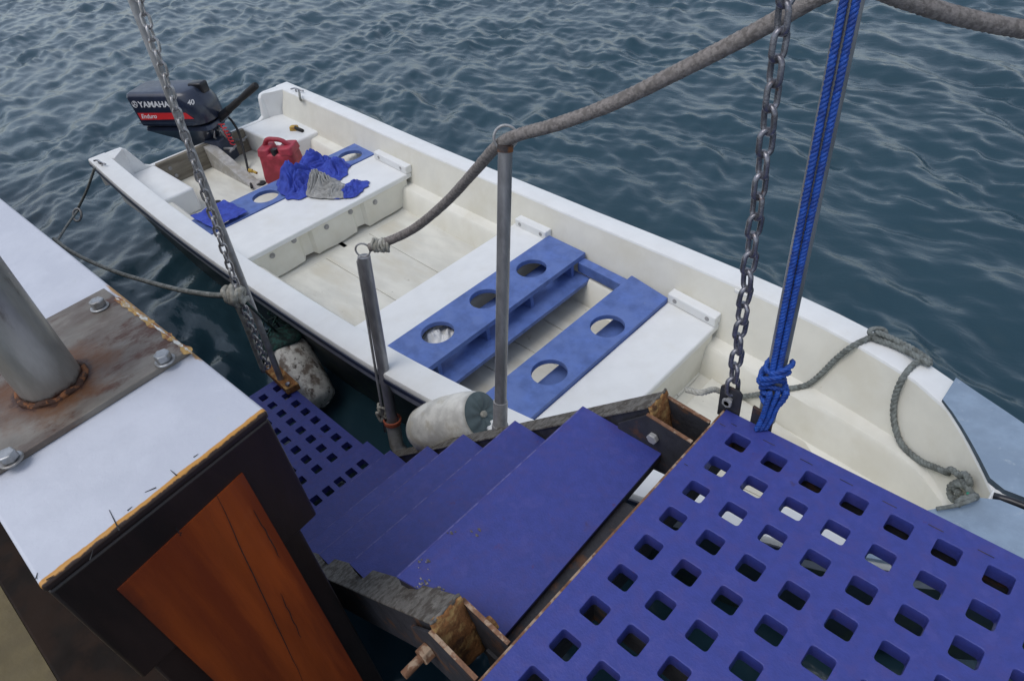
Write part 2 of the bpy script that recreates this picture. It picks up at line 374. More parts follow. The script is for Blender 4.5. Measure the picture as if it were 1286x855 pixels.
pl.build('end_panel', brown, ship, label='reddish brown varnished plank set in the dark end timber')
# cracks along the grain of the panel
for (x0_, y0_, x1_, y1_) in ((272, 622, 380, 855), (220, 662, 228, 672), (318, 640, 352, 700), (352, 745, 378, 800)):
    ck = MB(); A_, B_ = on_end(x0_, y0_, .0026), on_end(x1_, y1_, .0026); n = 14
    prev = None
    for i in range(n + 1):
        t = i / n; p = A_.lerp(B_, t) + V((0, .0035 * noise.noise(V((t * 6, x0_, 0))), 0)); ww = .00045 * (1 - abs(2 * t - 1) ** 3) + .0002
        if prev: ck.prism([prev[0] + V((0, prev[1], 0)), prev[0] - V((0, prev[1], 0)), p - V((0, ww, 0)), p + V((0, ww, 0))], -nrm * .0006)
        prev = (p, ww)
    ck.build('grain_crack', M['rubber'], ship)
# cracks on the cap
for (x0_, y0_, x1_, y1_) in ((150, 666, 137, 640), (113, 703, 117, 690), (243, 574, 249, 570), (222, 597, 214, 590), (58, 728, 68, 722), (160, 641, 166, 636), (45, 727, 47, 719), (196, 612, 182, 618)):
    A_, B_ = at(x0_, y0_, .3506), at(x1_, y1_, .3506); dd = (B_ - A_).normalized(); pp = V((-dd.y, dd.x, 0)) * .0009
    cc = MB(); cc.prism([A_ + pp, A_ - pp, B_ - pp * .3, B_ + pp * .3], (0, 0, .0004)); cc.build('paint_crack', M['rubber'], ship)

deck = MB(); deck.hexa([(-7, -3.4), (-.2, -3.4), (-.2, -1.169), (-7, -1.543)], -.44, -.40)
tag(deck.build('ship_deck', M['deck']), 'ochre painted ship deck down inside the bulwark', kind='structure')
mg = MB(); mg.hexa([(-7, -1.540), (-.2, -1.166), (-.2, -.9), (-7, -1.25)], -.44, -.385)
mg.build('waterway_plank', M['darkplank'], ship, bevel=.006)
hl = MB(); hl.hexa([(-8, -1.0), (-.44, -.735), (3.2, -.72), (3.2, -1.5), (-8, -1.6)], -2.2, -.46)
tag(hl.build('ship_hull', M['darkwood'], bevel=.02), 'dark hull side of the ship below the boarding ladder', 'hull')

# ------------------------------------------------------------------ awning post with base plate
PB = at(66, 482, .362); 
post = thing('deck_post', at(66, 482, .35), 'thick grey steel post welded to a rusty bolted plate on the white cap', 'post')
pm = mat('worn_grey_post', (.32, .31, .29), .34, .55, (.22, .21, .195), 10, .45, .7, bump=.0012, bscale=60, stretch=(1, 1, .3), col3=(.10, .075, .06), scale3=9, lo3=.6, hi3=.7)
dz, gz = dist_to_line(pm, V((0, 0, .36)), V((0, 0, 1))); dzn = noise_add(pm, gz, dz, 20, .05); overlay(pm, rng(pm, dzn, .016, .004), (.06, .028, .02))
pt = MB(); pt.tube([PB, PB + V((0, 0, .9))], .047, 48); pt.build('pole', pm, post, smooth=True, auto=50)
plm = mat('rust_stained_plate', (.20, .18, .155), .5, .25, (.12, .095, .08), 11, .42, .58, bump=.0015, bscale=70, stretch=(1, .5, 1), col3=(.075, .032, .020), scale3=14, lo3=.48, hi3=.60)
n, l = nodes(plm); gg = n.new('ShaderNodeNewGeometry'); sb = n.new('ShaderNodeVectorMath'); sb.operation = 'DISTANCE'; sb.inputs[1].default_value = PB
l.new(gg.outputs['Position'], sb.inputs[0])
dd = noise_add(plm, gg, sb.outputs['Value'], 16, .13); overlay(plm, rng(plm, dd, .115, .055), (.13, .055, .022))
dd = noise_add(plm, gg, sb.outputs['Value'], 45, .04); overlay(plm, rng(plm, dd, .066, .054), (.045, .018, .012))
c1, c2, c3 = at(143, 374, .35), at(241, 445, .35), at(0, 592, .35)
u1 = (c2 - c1).normalized(); u2 = V((u1.y, -u1.x, 0)); Wd = .325
c2 = c2; pA = c2; pB = c2 + u2 * Wd; pC = pB - u1 * .33; pD = pA - u1 * .33
plb = MB(); plb.hexa([pA, pD, pC, pB], .3505, .362); plb.build('base_plate', plm, post, bevel=.002)
wd = MB(); ring = [PB + V((math.cos(a) * .050, math.sin(a) * .050, .001 + .002 * math.sin(a * 9))) for a in [2 * math.pi * i / 60 for i in range(60)]]
wd.tube(ring, .0058, 8, closed=True)
wdm = mat('rusty_weld', (.06, .025, .014), .8, .1, (.20, .075, .025), 60, .5, .58, bump=.003, bscale=200)
wd.build('weld_bead', wdm, post, smooth=True)
boltm = mat('worn_bolt', (.36, .37, .38), .4, .7, (.24, .23, .22), 30, bump=.0012, bscale=120, col3=(.12, .06, .04), scale3=40, lo3=.64, hi3=.72)
for nm_, m_, wa, wb, off_, sd_2 in (('flaked_paint', mat('ochre_flakes', (.42, .26, .08), .7, 0, (.20, .08, .03), 60), .0015, .0085, .0, 1), ('flaked_paint', mat('white_flakes', (.55, .55, .52), .7, 0, (.30, .22, .12), 70), -.002, .0048, .0025, 2)):
    E0, E1 = at(150, 370, .3628), at(247, 440, .3628); ed_ = (E1 - E0).normalized(); ep = V((-ed_.y, ed_.x, 0)); rr_e = random.Random(sd_2); N_e = 70; vv = []; ff = []
    for i in range(N_e + 1):
        t_ = i / N_e; q_ = V((t_ * 9, sd_2 * 7, 0)); w1 = wa + (wb - wa) * (.5 + 1.1 * noise.noise(q_) + .5 * noise.noise(q_ * 4)); w1 = max(0.0001, w1) * (1 if .02 < t_ < .98 else .2)
        c_ = E0.lerp(E1, t_) - ep * (.0085 + .002 * noise.noise(q_ * 2 + V((3, 3, 3)))) + V((0, 0, off_ * .2)); vv += [c_ - ep * w1, c_ + ep * w1 * .8]
    for i in range(N_e): ff.append((2 * i, 2 * i + 2, 2 * i + 3, 2 * i + 1))
    fm_ = MB(); fm_.add(vv, ff); fo_ = fm_.build(nm_, m_, post); sm_ = fo_.modifiers.new('solid', 'SOLIDIFY'); sm_.thickness = .0004; sm_.offset = -1
bolt0 = None
for bx_, by_ in ((122, 380), (204, 447), (9, 572)):
    c = at(bx_, by_, .374)
    if bolt0 is None:
        b_ = MB(); R_ = .0135
        hexp = [(c.x + R_ * math.cos(rad(60 * i + 12)), c.y + R_ * math.sin(rad(60 * i + 12))) for i in range(6)]
        b_.hexa(hexp, .3665, .380)
        b_.tube([V((c.x, c.y, .3622)), V((c.x, c.y, .3662))], .017, 24)
        bolt0 = b_.build('bolt', boltm, post, bevel=.0022, segs=3, smooth=True, auto=40); cb0 = c
    else:
        o = bolt0.copy(); COL.objects.link(o); o.parent = post; dlt = c - cb0; dlt.z = 0
        o.location = dlt

# ------------------------------------------------------------------ landing platform (upper)
PP = .075
def rrect(cx, cy, hx, hy, r, n=4):
    out = []
    for sx, sy, a0_ in ((1, 1, 0), (-1, 1, 90), (-1, -1, 180), (1, -1, 270)):
        for i in range(n + 1):
            a = rad(a0_ + 90 * i / n); out.append((cx + sx * (hx - r) + math.cos(a) * r, cy + sy * (hy - r) + math.sin(a) * r))
    return out
def holed_panel(mb, cells, hx, hy, r, ztop, th, xr, yr):
    """cells: list of (x0,x1,y0,y1,cx,cy) each with one rounded hole; tops, bottoms, walls"""
    for (x0, x1, y0, y1, cx, cy) in cells:
        hole = rrect(cx, cy, hx, hy, r); n = len(hole); q = n // 4
        outer = []
        corners = [(x1, y1), (x0, y1), (x0, y0), (x1, y0)]
        for zt, sgn in ((ztop, 1), (ztop - th, -1)):
            v = [(*p, zt) for p in hole] + [(*c, zt) for c in corners]
            f = []
            for s in range(4):
                for i in range(q - 1):
                    f.append((s * q + i, s * q + i + 1, n + s))
                nxt = ((s + 1) % 4)
                f.append((s * q + q - 1, nxt * q, n + nxt, n + s))
            mb.add(v, f)
        v = [(*p, ztop) for p in hole] + [(*p, ztop - th) for p in hole]
        mb.add(v, [(i, (i + 1) % n, n + (i + 1) % n, n + i) for i in range(n)])
plat = thing('landing_platform', (.5, -.3, -.1), 'purple blue landing platform pierced by rows of square holes beside the top step', 'platform')
X0, Y1, NX, NY = -.061, .062, 22, 10
mb = MB(); cells = []
xe = [X0] + [PP * (i + .5) for i in range(NX)]; ye = [Y1] + [-PP * (j + .5) for j in range(NY)]
for i in range(NX):
    for j in range(NY):
        cells.append((xe[i], xe[i + 1], ye[j + 1], ye[j], PP * i, -PP * j))
holed_panel(mb, cells, .0195, .0195, .006, 0, .032, None, None)
xa, xb, ya, yb = xe[0], xe[-1], ye[-1], ye[0]
mb.add([(xa, ya, 0), (xb, ya, 0), (xb, yb, 0), (xa, yb, 0), (xa, ya, -.032), (xb, ya, -.032), (xb, yb, -.032), (xa, yb, -.032)], [(0, 1, 5, 4), (1, 2, 6, 5), (2, 3, 7, 6), (3, 0, 4, 7)])
po = mb.build('grating_panel', M['purple'], plat)
bmw = bmesh.new(); bmw.from_mesh(po.data); bmesh.ops.remove_doubles(bmw, verts=bmw.verts, dist=1e-5); bmesh.ops.recalc_face_normals(bmw, faces=bmw.faces); bmw.to_mesh(po.data); bmw.free()
bv = po.modifiers.new('bevel', 'BEVEL'); bv.width = .0016; bv.segments = 2; bv.limit_method = 'ANGLE'; bv.angle_limit = rad(50)
for i in range(-1, 12):
    cx = PP * (i + .62); a = .012 if i >= 0 else .006
    sl = MB(); sl.box(cx - a, cx + a, .0340, .0352, .0002, .0008); sl.build('drain_slit', M['purple_edge'], plat)
for (cx, cy, a) in ((-.045, .020, .006), (-.047, -.11, .004), (.30, .022, .0)):
    if a: sl = MB(); sl.box(cx - a, cx + a, cy, cy + .001, .0002, .0008); sl.build('drain_slit', M['purple_edge'], plat)
fr = MB()
fr.box(X0 - .0055, X0 - .0005, -.78, .060, -.075, -.002)
fr.build('edge_angle', M['rust_edge'], plat, bevel=.001)
fr = MB()
fr.box(X0, 1.6, .030, .058, -.09, -.0335); fr.box(X0, -.02, -.78, .028, -.09, -.036)
fr.box(X0, 1.6, -.43, -.40, -.09, -.0335)
fr.build('support_frame', M['darksteel'], plat)
# specks on the platform
rnd = random.Random(3)

# lug plates for the chain and pole
lug = MB()
lug.prism([(-.082, .0655, -.03), (-.035, .0655, -.03), (-.035, .0655, .052), (-.042, .0655, .060), (-.075, .0655, .060), (-.082, .0655, .052)], (0, .006, 0))
lug.build('chain_lug', M['darksteel'], plat, bevel=.0012)
lug = MB()
lug.prism([(-.010, .0655, -.03), (.034, .0655, -.03), (.034, .0655, .032), (-.010, .0655, .040)], (0, .006, 0))
lug.build('pole_lug', M['darksteel'], plat, bevel=.0012)

# ------------------------------------------------------------------ boarding ladder
SL = .90                         # slope of the stringers
def zs(x): return -.069 + SL * (x + .282)
lad = thing('boarding_ladder', (-1.2, -.33, -1.2), 'purple blue boarding ladder with broad treads and a perforated foot grating', 'ladder')
def stringer(y0, y1, name='stringer'):
    s = MB(); xa, xb = -1.60, -.178; dpt = .13
    s.prism([(xa, y0 + .004, zs(xa) - .008), (xb, y0 + .004, zs(xb) - .008), (xb, y0 + .004, zs(xb) - dpt * 1.25), (xa, y0 + .004, zs(xa) - dpt * 1.25)], (0, y1 - y0 - .008, 0), 1)
    s.prism([(xa, y0, zs(xa)), (xb, y0, zs(xb)), (xb, y0, zs(xb) - .0075), (xa, y0, zs(xa) - .0075)], (0, y1 - y0, 0), 0)
    return s.build(name, [M['stringer'], M['darksteel']], lad, bevel=.002)
stringer(-.048, .010)
stringer(-.648, -.585)
tr = [(-.353, -.086, -.136), (-.601, -.305, -.30), (-.865, -.55, -.56), (-1.113, -.793, -.83), (-1.43, -1.056, -1.09)]
for i, (x0, z, x1) in enumerate(tr):
    s = MB(); yN = -.608 - .004 * (i % 2); yF = -.05
    xn = x1 + (.018 if i == 0 else 0)
    s.hexa([(x0, yN), (xn, yN + (.05 if i == 0 else 0)), (x1, yF), (x0, yF)], z - .006, z, 0)
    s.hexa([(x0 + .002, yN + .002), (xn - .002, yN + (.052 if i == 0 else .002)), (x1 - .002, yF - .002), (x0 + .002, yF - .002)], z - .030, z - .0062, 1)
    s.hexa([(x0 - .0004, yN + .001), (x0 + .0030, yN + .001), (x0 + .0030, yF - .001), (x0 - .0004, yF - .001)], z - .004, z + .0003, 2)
    o = s.build('tread', [M['purple'], M['purple_edge'], M['purple_highlight']], lad)
# foot grating: two pieces
LZ = -1.12
mb = MB(); cells = []
gx = [-2.24 + .0835 * i for i in range(8)]; gy = [-.135 - .079 * j for j in range(7)]
xe = [-2.305] + [(a + b) / 2 for a, b in zip(gx, gx[1:])] + [-1.602]
ye = [-.082] + [(a + b) / 2 for a, b in zip(gy, gy[1:])] + [-.66]
for i in range(len(gx)):
    for j in range(len(gy)):
        cells.append((xe[i], xe[i + 1], ye[j + 1], ye[j], gx[i], gy[j]))
holed_panel(mb, cells, .022, .018, .005, LZ, .03, None, None)
xa, xb, ya, yb = xe[0], xe[-1], ye[-1], ye[0]; z0, z1 = LZ, LZ - .03
mb.add([(xa, ya, z0), (xb, ya, z0), (xb, yb, z0), (xa, yb, z0), (xa, ya, z1), (xb, ya, z1), (xb, yb, z1), (xa, yb, z1)], [(0, 1, 5, 4), (1, 2, 6, 5), (2, 3, 7, 6), (3, 0, 4, 7)])
mb.build('foot_grating', M['purple'], lad)
mb = MB(); cells = []; SZ = -1.095
gy2 = [-.158 - .0585 * j for j in range(8)]; ye = [-.068] + [(a + b) / 2 for a, b in zip(gy2, gy2[1:])] + [-.66]
for j in range(8): cells.append((-1.585, -1.425, ye[j + 1], ye[j], -1.497, gy2[j]))
holed_panel(mb, cells, .024, .018, .005, SZ, .03, None, None)
xa, xb, ya, yb = -1.585, -1.425, ye[-1], ye[0]; z0, z1 = SZ, SZ - .03
mb.add([(xa, ya, z0), (xb, ya, z0), (xb, yb, z0), (xa, yb, z0), (xa, ya, z1), (xb, ya, z1), (xb, yb, z1), (xa, yb, z1)], [(0, 1, 5, 4), (1, 2, 6, 5), (2, 3, 7, 6), (3, 0, 4, 7)])
mb.build('lower_step', M['purple'], lad)
s = MB(); s.box(-2.31, -1.59, -.115, -.083, -1.19, -1.152); s.box(-2.31, -1.59, -.66, -.63, -1.19, -1.152); s.box(-2.31, -2.28, -.63, -.115, -1.19, -1.152)
s.build('grating_frame', M['darksteel'], lad)
# rusty bracket at the outer corner of the grating
s = MB(); c = at(344, 476, -1.10)
s.prism([at(333, 468, -1.10), at(350, 462, -1.10), at(378, 488, -1.115), at(362, 496, -1.115)], (0, 0, .035))
s.build('corner_bracket', M['rust_orange'], lad, bevel=.003)
for q in ((348, 466), (362, 484)):
    p = at(*q, -1.078); s = MB(); s.tube([p, p + V((0, 0, .014))], .011, 10); s.build('bracket_bolt', M['shiny'], lad)
# hinge brackets at the platform: pairs of rusty plates
def plate(y, flip, m=M['darksteel']):
    s = MB()
    poly = [(-.176, y, .006), (-.070, y, -.004), (-.070, y, -.14), (-.25, y, -.17), (-.25, y, zs(-.25) - .03)]
    s.prism(poly, (0, .006, 0)); return s
def hinge(yi, yo):
    a = plate(yi, 0).build('hinge_plate', M['darksteel'], lad, bevel=.001)
    b = plate(yo, 0).build('hinge_plate', M['darksteel'], lad, bevel=.001)
    for y in (yi, yo):
        e = MB(); e.prism([(-.177, y - .0008, .0082), (-.070, y - .0008, -.0018), (-.070, y - .0008, -.0045), (-.177, y - .0008, .0052)], (0, .0076, 0))
        e.build('plate_rim', M['rust_edge'], lad)
hinge(-.055, .012); hinge(-.656, -.584)
# the rotten rusty ends of the stringers between the plates
for ya, yb in ((-.0485, .0115), (-.6495, -.5845)):
    s = MB(); n = 16; vv = []; ff = []; nj = 10
    for i in range(n + 1):
        for j in range(nj + 1):
            t = i / n; y = ya + (yb - ya) * j / nj
            x = -.176 + .030 * t; z = zs(-.178) + .004 - .15 * t
            q = V((x, y, z)); nn = noise.noise(q * 60) * .007 + noise.noise(q * 160) * .004
            vv.append((x + abs(nn) + .002, y, z + nn * .5 * min(1, t * 4)))
    for i in range(n):
        for j in range(nj): ff.append((i * (nj + 1) + j, i * (nj + 1) + j + 1, (i + 1) * (nj + 1) + j + 1, (i + 1) * (nj + 1) + j))
    s.add(vv, ff); o = s.build('stringer_end', M['rust_orange'], lad, smooth=True)
    so_ = o.modifiers.new('solid', 'SOLIDIFY'); so_.thickness = .006; so_.offset = -1
    s = MB(); s.tube(spline([(-.1755 + .0015 * math.sin(y * 300), y, zs(-.178) + .003 + .002 * math.sin(y * 210)) for y in [ya + (yb - ya) * k / 8 for k in range(9)]], .004), .0032, 6); s.build('flaking_rim', M['stringer'], lad, smooth=True)
s = MB(); s.box(-.134, -.088, -.59, -.19, -.17, -.105); s.build('cross_beam', M['darksteel'], lad, bevel=.002)
def ybolt(x, z, y0, y1, r, m, name='hinge_bolt'):
    s = MB(); s.tube([(x, y0, z), (x, y1, z)], r, 14); hx = [(x + r * 1.9 * math.cos(rad(60 * i)), y1 if y1 > y0 else y1, z + r * 1.9 * math.sin(rad(60 * i))) for i in range(6)]
    return s, hx
s = MB(); s.tube([(-.20, -.655, -.085), (-.20, -.715, -.085)], .0085, 14)
s.prism([(-.20 + .017 * math.cos(rad(60 * i)), -.6565, -.085 + .017 * math.sin(rad(60 * i))) for i in range(6)], (0, -.02, 0)); s.build('hinge_bolt', M['rust_edge'], lad, bevel=.001)
s = MB(); s.prism([(-.125 + .015 * math.cos(rad(60 * i)), -.5775, -.028 + .015 * math.sin(rad(60 * i))) for i in range(6)], (0, .013, 0)); s.build('hinge_bolt', M['rust_orange'], lad, bevel=.002)
s = MB(); s.prism([(-.155 + .013 * math.cos(rad(60 * i)), -.0555, -.045 + .013 * math.sin(rad(60 * i))) for i in range(6)], (0, -.012, 0)); s.build('hinge_bolt', M['galv'], lad, bevel=.002)
# dried crud flakes on the top tread's near corner
s = MB(); rnd = random.Random(8)
for (cx, cy, cnt, sp) in ((535, 705, 9, 12), (548, 742, 14, 10), (532, 735, 10, 12), (565, 757, 8, 12), (520, 738, 6, 8), (565, 668, 4, 10), (600, 668, 3, 8), (447, 715, 6, 5)):
    for i in range(cnt):
        p = at(cx + rnd.gauss(0, sp * .5), cy + rnd.gauss(0, sp * .3), -.0855 if cx > 500 else -.3045); r_ = rnd.uniform(.001, .0032)
        if p.y < -.60 or p.x < (-.35 if cx > 500 else -.60): continue
        aa = rnd.random() * 6; pts = [(p.x + math.cos(aa + t) * r_ * rnd.uniform(.5, 1.4) * 1.5, p.y + math.sin(aa + t) * r_ * rnd.uniform(.5, 1.2)) for t in (0, 1.2, 2.5, 3.7, 5)]
        s.hexa(pts, p.z - .0008, p.z + rnd.uniform(.0004, .0012))
tag(s.build('flaked_crud', M['crud'], lad), kind='stuff')

# ------------------------------------------------------------------ handrail posts
def onY(px, py, y):
    d_ = ray(px, py); return CAM_C + d_ * ((y - CAM_C.y) / d_.y)
mid_b, mid_t = onY(628, 537, .022), dp(634.5, 188, 1.67)
lft_b, lft_t = onY(499, 563, .026), dp(457, 322, 2.42)
def eye(mb, top, dirn, side, r=.021, w=.0035):
    c = top + dirn * (r * .9); pts = [c + (dirn * math.cos(a) + side * math.sin(a)) * r for a in [2 * math.pi * i / 28 for i in range(28)]]
    mb.tube(pts, w, 8, closed=True)
hp = thing('handrail_post', mid_b, 'grey pipe handrail post standing beside the second step', 'post', 'handrail posts on the ladder')
s = MB(); s.tube([mid_b, mid_t], .0185, 24); s.build('pipe', M['pipe'], hp, smooth=True, auto=50)
s = MB(); dm = (mid_t - mid_b).normalized(); s.tube([mid_b - dm * .01, mid_b + dm * .10], .0225, 24); s.tube([mid_b - dm * .03, mid_b + dm * .012], .026, 24); s.build('socket', M['galv'], hp, smooth=True, auto=50)
s = MB(); s.tube([mid_t - dm * .004, mid_t + dm * .012], .0205, 20); s.build('rusty_cap', M['rust'], hp, smooth=True, auto=50)
s = MB(); eye(s, mid_t + dm * .004, dm, V(rows[0]), .029, .0038); s.build('ring', M['galv'], hp, smooth=True)
hq = thing('handrail_post', lft_b, 'grey pipe handrail post at the foot of the ladder, bound with orange cord', 'post', 'handrail posts on the ladder')
dl = (lft_t - lft_b).normalized()
s = MB(); s.tube([lft_b, lft_t], .0235, 24); s.build('pipe', M['pipe'], hq, smooth=True, auto=50)
sd_ = V(rows[0])
s = MB(); s.tube([lft_b + dl * .10 - sd_ * .040, lft_b + dl * .25 - sd_ * .036, lft_t - dl * .02 - sd_ * .0255, lft_t + dl * .004 - sd_ * .012], .0055, 10); s.build('side_rod', M['galv'], hq, smooth=True)
s = MB(); s.tube([lft_b + V((.13, .0, .02)), lft_b + V((.05, 0, -.02)), lft_b + dl * .02, lft_b + dl * .16], .031, 20, rfun=None); s.build('socket', M['galv'], hq, smooth=True, auto=60)
s = MB()
for k_ in range(3):
    c = lft_b + dl * (.155 + .008 * k_); T_, N_, B_ = frames([lft_b, lft_t])
    s.tube([c + (N_[0] * math.cos(a) + B_[0] * math.sin(a)) * (.034 + .001 * k_) for a in [2 * math.pi * i / 24 for i in range(24)]], .0042, 6, closed=True)
s.build('cord_binding', M['orange'], hq, smooth=True)
s = MB(); rr = random.Random(2)
c = lft_b + dl * .22 - sd_ * .045
kp = [c + V((rr.uniform(-.02, .02), rr.uniform(-.02, .02), rr.uniform(-.06, .05))) for _ in range(12)]
s.tube(spline(kp, .006), .006, 7); s.build('lashing', M['rope_pale'], hq, smooth=True)
s = MB(); eye(s, lft_t + dl * .002, dl, sd_, .026, .0035); s.build('ring', M['galv'], hq, smooth=True)

# ------------------------------------------------------------------ handrail rope
rp = thing('handrail_rope', mid_t, 'thick taupe braided handrail rope sagging from the lower pipe post up past the blue rope', 'rope')
s = MB()
ptsR = [dp(464, 311, 2.40), dp(485, 304, 2.38), dp(520, 287, 2.28), dp(560, 254, 2.10), dp(596, 215, 1.88), dp(624, 184, 1.70), dp(650, 170, 1.62), dp(700, 156, 1.52), dp(770, 130, 1.42), dp(850, 91, 1.30), dp(930, 50, 1.20), dp(985, 20, 1.13), dp(1035, -7, 1.085), dp(1080, -20, 1.09), dp(1120, -6, 1.12), dp(1170, 11, 1.14), dp(1225, 26, 1.16), dp(1290, 38, 1.18), dp(1350, 44, 1.2), dp(1450, 46, 1.26), dp(1600, 30, 1.4), dp(1800, -10, 1.6)]
path = spline(ptsR, .006)
def ropemesh(s, path, r):
    T_, N_, B_ = frames(path); seg = 18; v = []; f = []; L_ = 0
    for i, p in enumerate(path):
        if i: L_ += (p - path[i - 1]).length
        for j in range(seg):
            a = 2 * math.pi * j / seg
            b_ = .9 * abs(math.sin(a * 4.5 + L_ * 210)) * .10 + .5 * abs(math.sin(a * 4.5 - L_ * 210)) * .10
            rr_ = r * (.95 + b_ * .9 + .05 * noise.noise(p * 25))
            v.append(p + (N_[i] * math.cos(a) + B_[i] * math.sin(a)) * rr_)
    for i in range(len(path) - 1):
        for j in range(seg): f.append((i * seg + j, i * seg + (j + 1) % seg, (i + 1) * seg + (j + 1) % seg, (i + 1) * seg + j))
    f.append(tuple(range(seg))[::-1]); f.append(tuple((len(path) - 1) * seg + j for j in range(seg))); s.add(v, f)
ropemesh(s, path, .0148); s.build('braided_rope', M['rope_dark'], rp, smooth=True)
s = MB(); rr = random.Random(5); c = dp(478, 308, 2.385)
kp = []
for i in range(44):
    a = i * .95; t = i / 43
    kp.append(c + V(rows[0]) * ((t - .5) * .055) + V(rows[1]) * math.cos(a) * .020 + V(rows[2]) * math.sin(a) * .020 + V((rr.uniform(-1, 1), rr.uniform(-1, 1), rr.uniform(-1, 1))) * .004)
s.tube(spline(kp, .004), .0058, 7); s.build('end_lashing', M['rope_pale'], rp, smooth=True, label='pale cord lashing at the lower end')

# ------------------------------------------------------------------ chains
def link_mesh(name, length, width, wire, m):
    hl_, hw = length / 2 - wire / 2, width / 2 - wire / 2; st = hl_ - hw; pts = []
    for i in range(13):
        a = math.pi * i / 12; pts.append(V((hw * math.cos(a), 0, st + hw * math.sin(a))))
    for i in range(13):
        a = math.pi + math.pi * i / 12; pts.append(V((hw * math.cos(a), 0, -st + hw * math.sin(a))))
    v, f = tube_geo(pts, wire / 2, 10, closed=True)
    me = bpy.data.meshes.new(name); me.from_pydata([tuple(a) for a in v], [], f); me.materials.append(m)
    me.polygons.foreach_set('use_smooth', [True] * len(me.polygons)); return me
def chain(root, A, B, pitch, me, rot0=0., sag=0., seed=1, twist=0.):
    A, B = V(A), V(B); n = max(1, int((B - A).length / pitch)); rr = random.Random(seed)
    for i in range(n):
        t = (i + .5) / n; d_ = (B - A).normalized(); p = A.lerp(B, t); q = d_.to_track_quat('Z', 'Y')
        q = q @ Quaternion((0, 0, 1), rot0 + (math.pi / 2 if i % 2 else 0) + rr.uniform(-.16, .16) + twist * t) @ Quaternion((1, 0, 0), rr.uniform(-.07, .07)) @ Quaternion((0, 1, 0), rr.uniform(-.07, .07))
        o = bpy.data.objects.new('link', me); COL.objects.link(o); o.parent = root; o.location = p - ROOTS[root.name]
        o.rotation_mode = 'QUATERNION'; o.rotation_quaternion = q
chA = V((-.058, .0685, .045)); 
cr = thing('hanging_chain', chA, 'heavy steel chain rising from the far corner of the landing platform', 'chain', 'chains holding up the ladder and platform')
chT = dp(989, -20, .90)
chain(cr, chA, chT + (chT - chA).normalized() * 1.3, .0355, link_mesh('chain_link', .051, .0315, .0095, M['chain']), .35, twist=.5)
s = MB(); s.tube([(-.058, .050, .030), (-.058, .088, .030)], .006, 12); s.tube([(-.058, .050, .030), (-.058, .056, .030)], .011, 6); s.build('shackle_pin', M['galv'], cr, smooth=True, auto=40)
clT, clB = dp(171, -12, 1.98), dp(303, 378, 2.62)
cl = thing('hanging_chain', clB, 'lighter steel chain hanging beside the thin grey pole, ending in a pale knot', 'chain', 'chains holding up the ladder and platform')
chain(cl, clB, clT + (clT - clB).normalized() * 1.0, .0355, link_mesh('chain_link', .052, .0335, .0095, M['chain_bright']), .5, seed=4, twist=.4)
cB2 = dp(337, 462, 2.95)
chain(cl, cB2, clB, .0355, bpy.data.meshes['chain_link.001'] if 'chain_link.001' in bpy.data.meshes else bpy.data.meshes['chain_link'], .1, seed=6)

# ------------------------------------------------------------------ poles
pL_b, pL_t = V((-2.235, -.105, -1.10)), dp(163, -8, 2.10)
s = MB(); s.tube([pL_b, pL_t + (pL_t - pL_b).normalized() * 1.0], .0145, 16)
tag(s.build('support_pole', M['galv'], smooth=True, auto=50), 'thin grey pole beside the left chain, standing on the foot grating', 'pole', 'poles holding up the ladder and platform')
pR_b = V((.014, .0745, .0)); pR_t = dp(1072, -25, .905)
s = MB(); s.tube([pR_b + V((0, .012, 0)), pR_t + (pR_t - pR_b) * 1.6], .0172, 20)
tag(s.build('support_pole', M['pipe'], smooth=True, auto=50), 'grey pole wrapped with two bright blue ropes at the platform corner', 'pole', 'poles holding up the ladder and platform')
br = thing('blue_rope', V((.014, .06, .1)), 'bright blue twisted rope run twice along the grey pole and knotted at its foot', 'rope')
s = MB()
up = (pR_t - pR_b).normalized(); rt = V(rows[0]); rt = (rt - up * rt.dot(up)).normalized(); fw = up.cross(rt)
if fw.dot(V(rows[2])) < 0: fw = -fw
A1 = pR_b + up * .13 - rt * .010 + fw * .015; B1_ = pR_t + (pR_t - pR_b) * 1.55 - rt * .0225 + fw * .015
twisted(s, [A1, A1.lerp(B1_, .3), A1.lerp(B1_, .6), B1_], .0056, .022)
s.build('strand', M['rope_blue'], br, smooth=True)
s = MB(); A2 = pR_b + up * .13 + rt * .001 + fw * .018; B2_ = pR_t + (pR_t - pR_b) * 1.55 + rt * .0015 + fw * .020
twisted(s, [A2, A2.lerp(B2_, .3), A2.lerp(B2_, .6), B2_], .0056, .022)
s.build('strand', M['rope_blue'], br, smooth=True)
s = MB(); rr = random.Random(9); kp = []
for i in range(40):
    t = i / 39; a = i * 1.02; h_ = .148 - .105 * t + .008 * math.sin(i * 1.9); R_ = .0225 + .006 * math.sin(i * .8 + 1)
    if t > .8: R_ *= .72
    kp.append(pR_b + V((0, .006, 0)) + up * h_ + rt * math.cos(a) * R_ + fw * (math.sin(a) * R_ * .9 + .004))
kp += [pR_b + up * .020 - rt * .012 + fw * .014, pR_b + up * .004 - rt * .014 + fw * .022]
twisted(s, kp, .0052, .024); s.build('knot', M['rope_blue'], br, smooth=True)
s = MB()
for k_ in range(3):
    o_ = (k_ - 1) * .011
    kp = [pR_b + up * .10 + rt * (o_ * 1.4 + .004) + fw * .028, pR_b + up * .06 + rt * (o_ - .003) + fw * .026, pR_b + up * .03 + rt * (o_ * .9 - .005) + fw * .022, pR_b + up * .0 + rt * (o_ * .8 - .012) + fw * .02]
    twisted(s, kp, .0050, .022)
s.build('tail', M['rope_blue'], br, smooth=True)

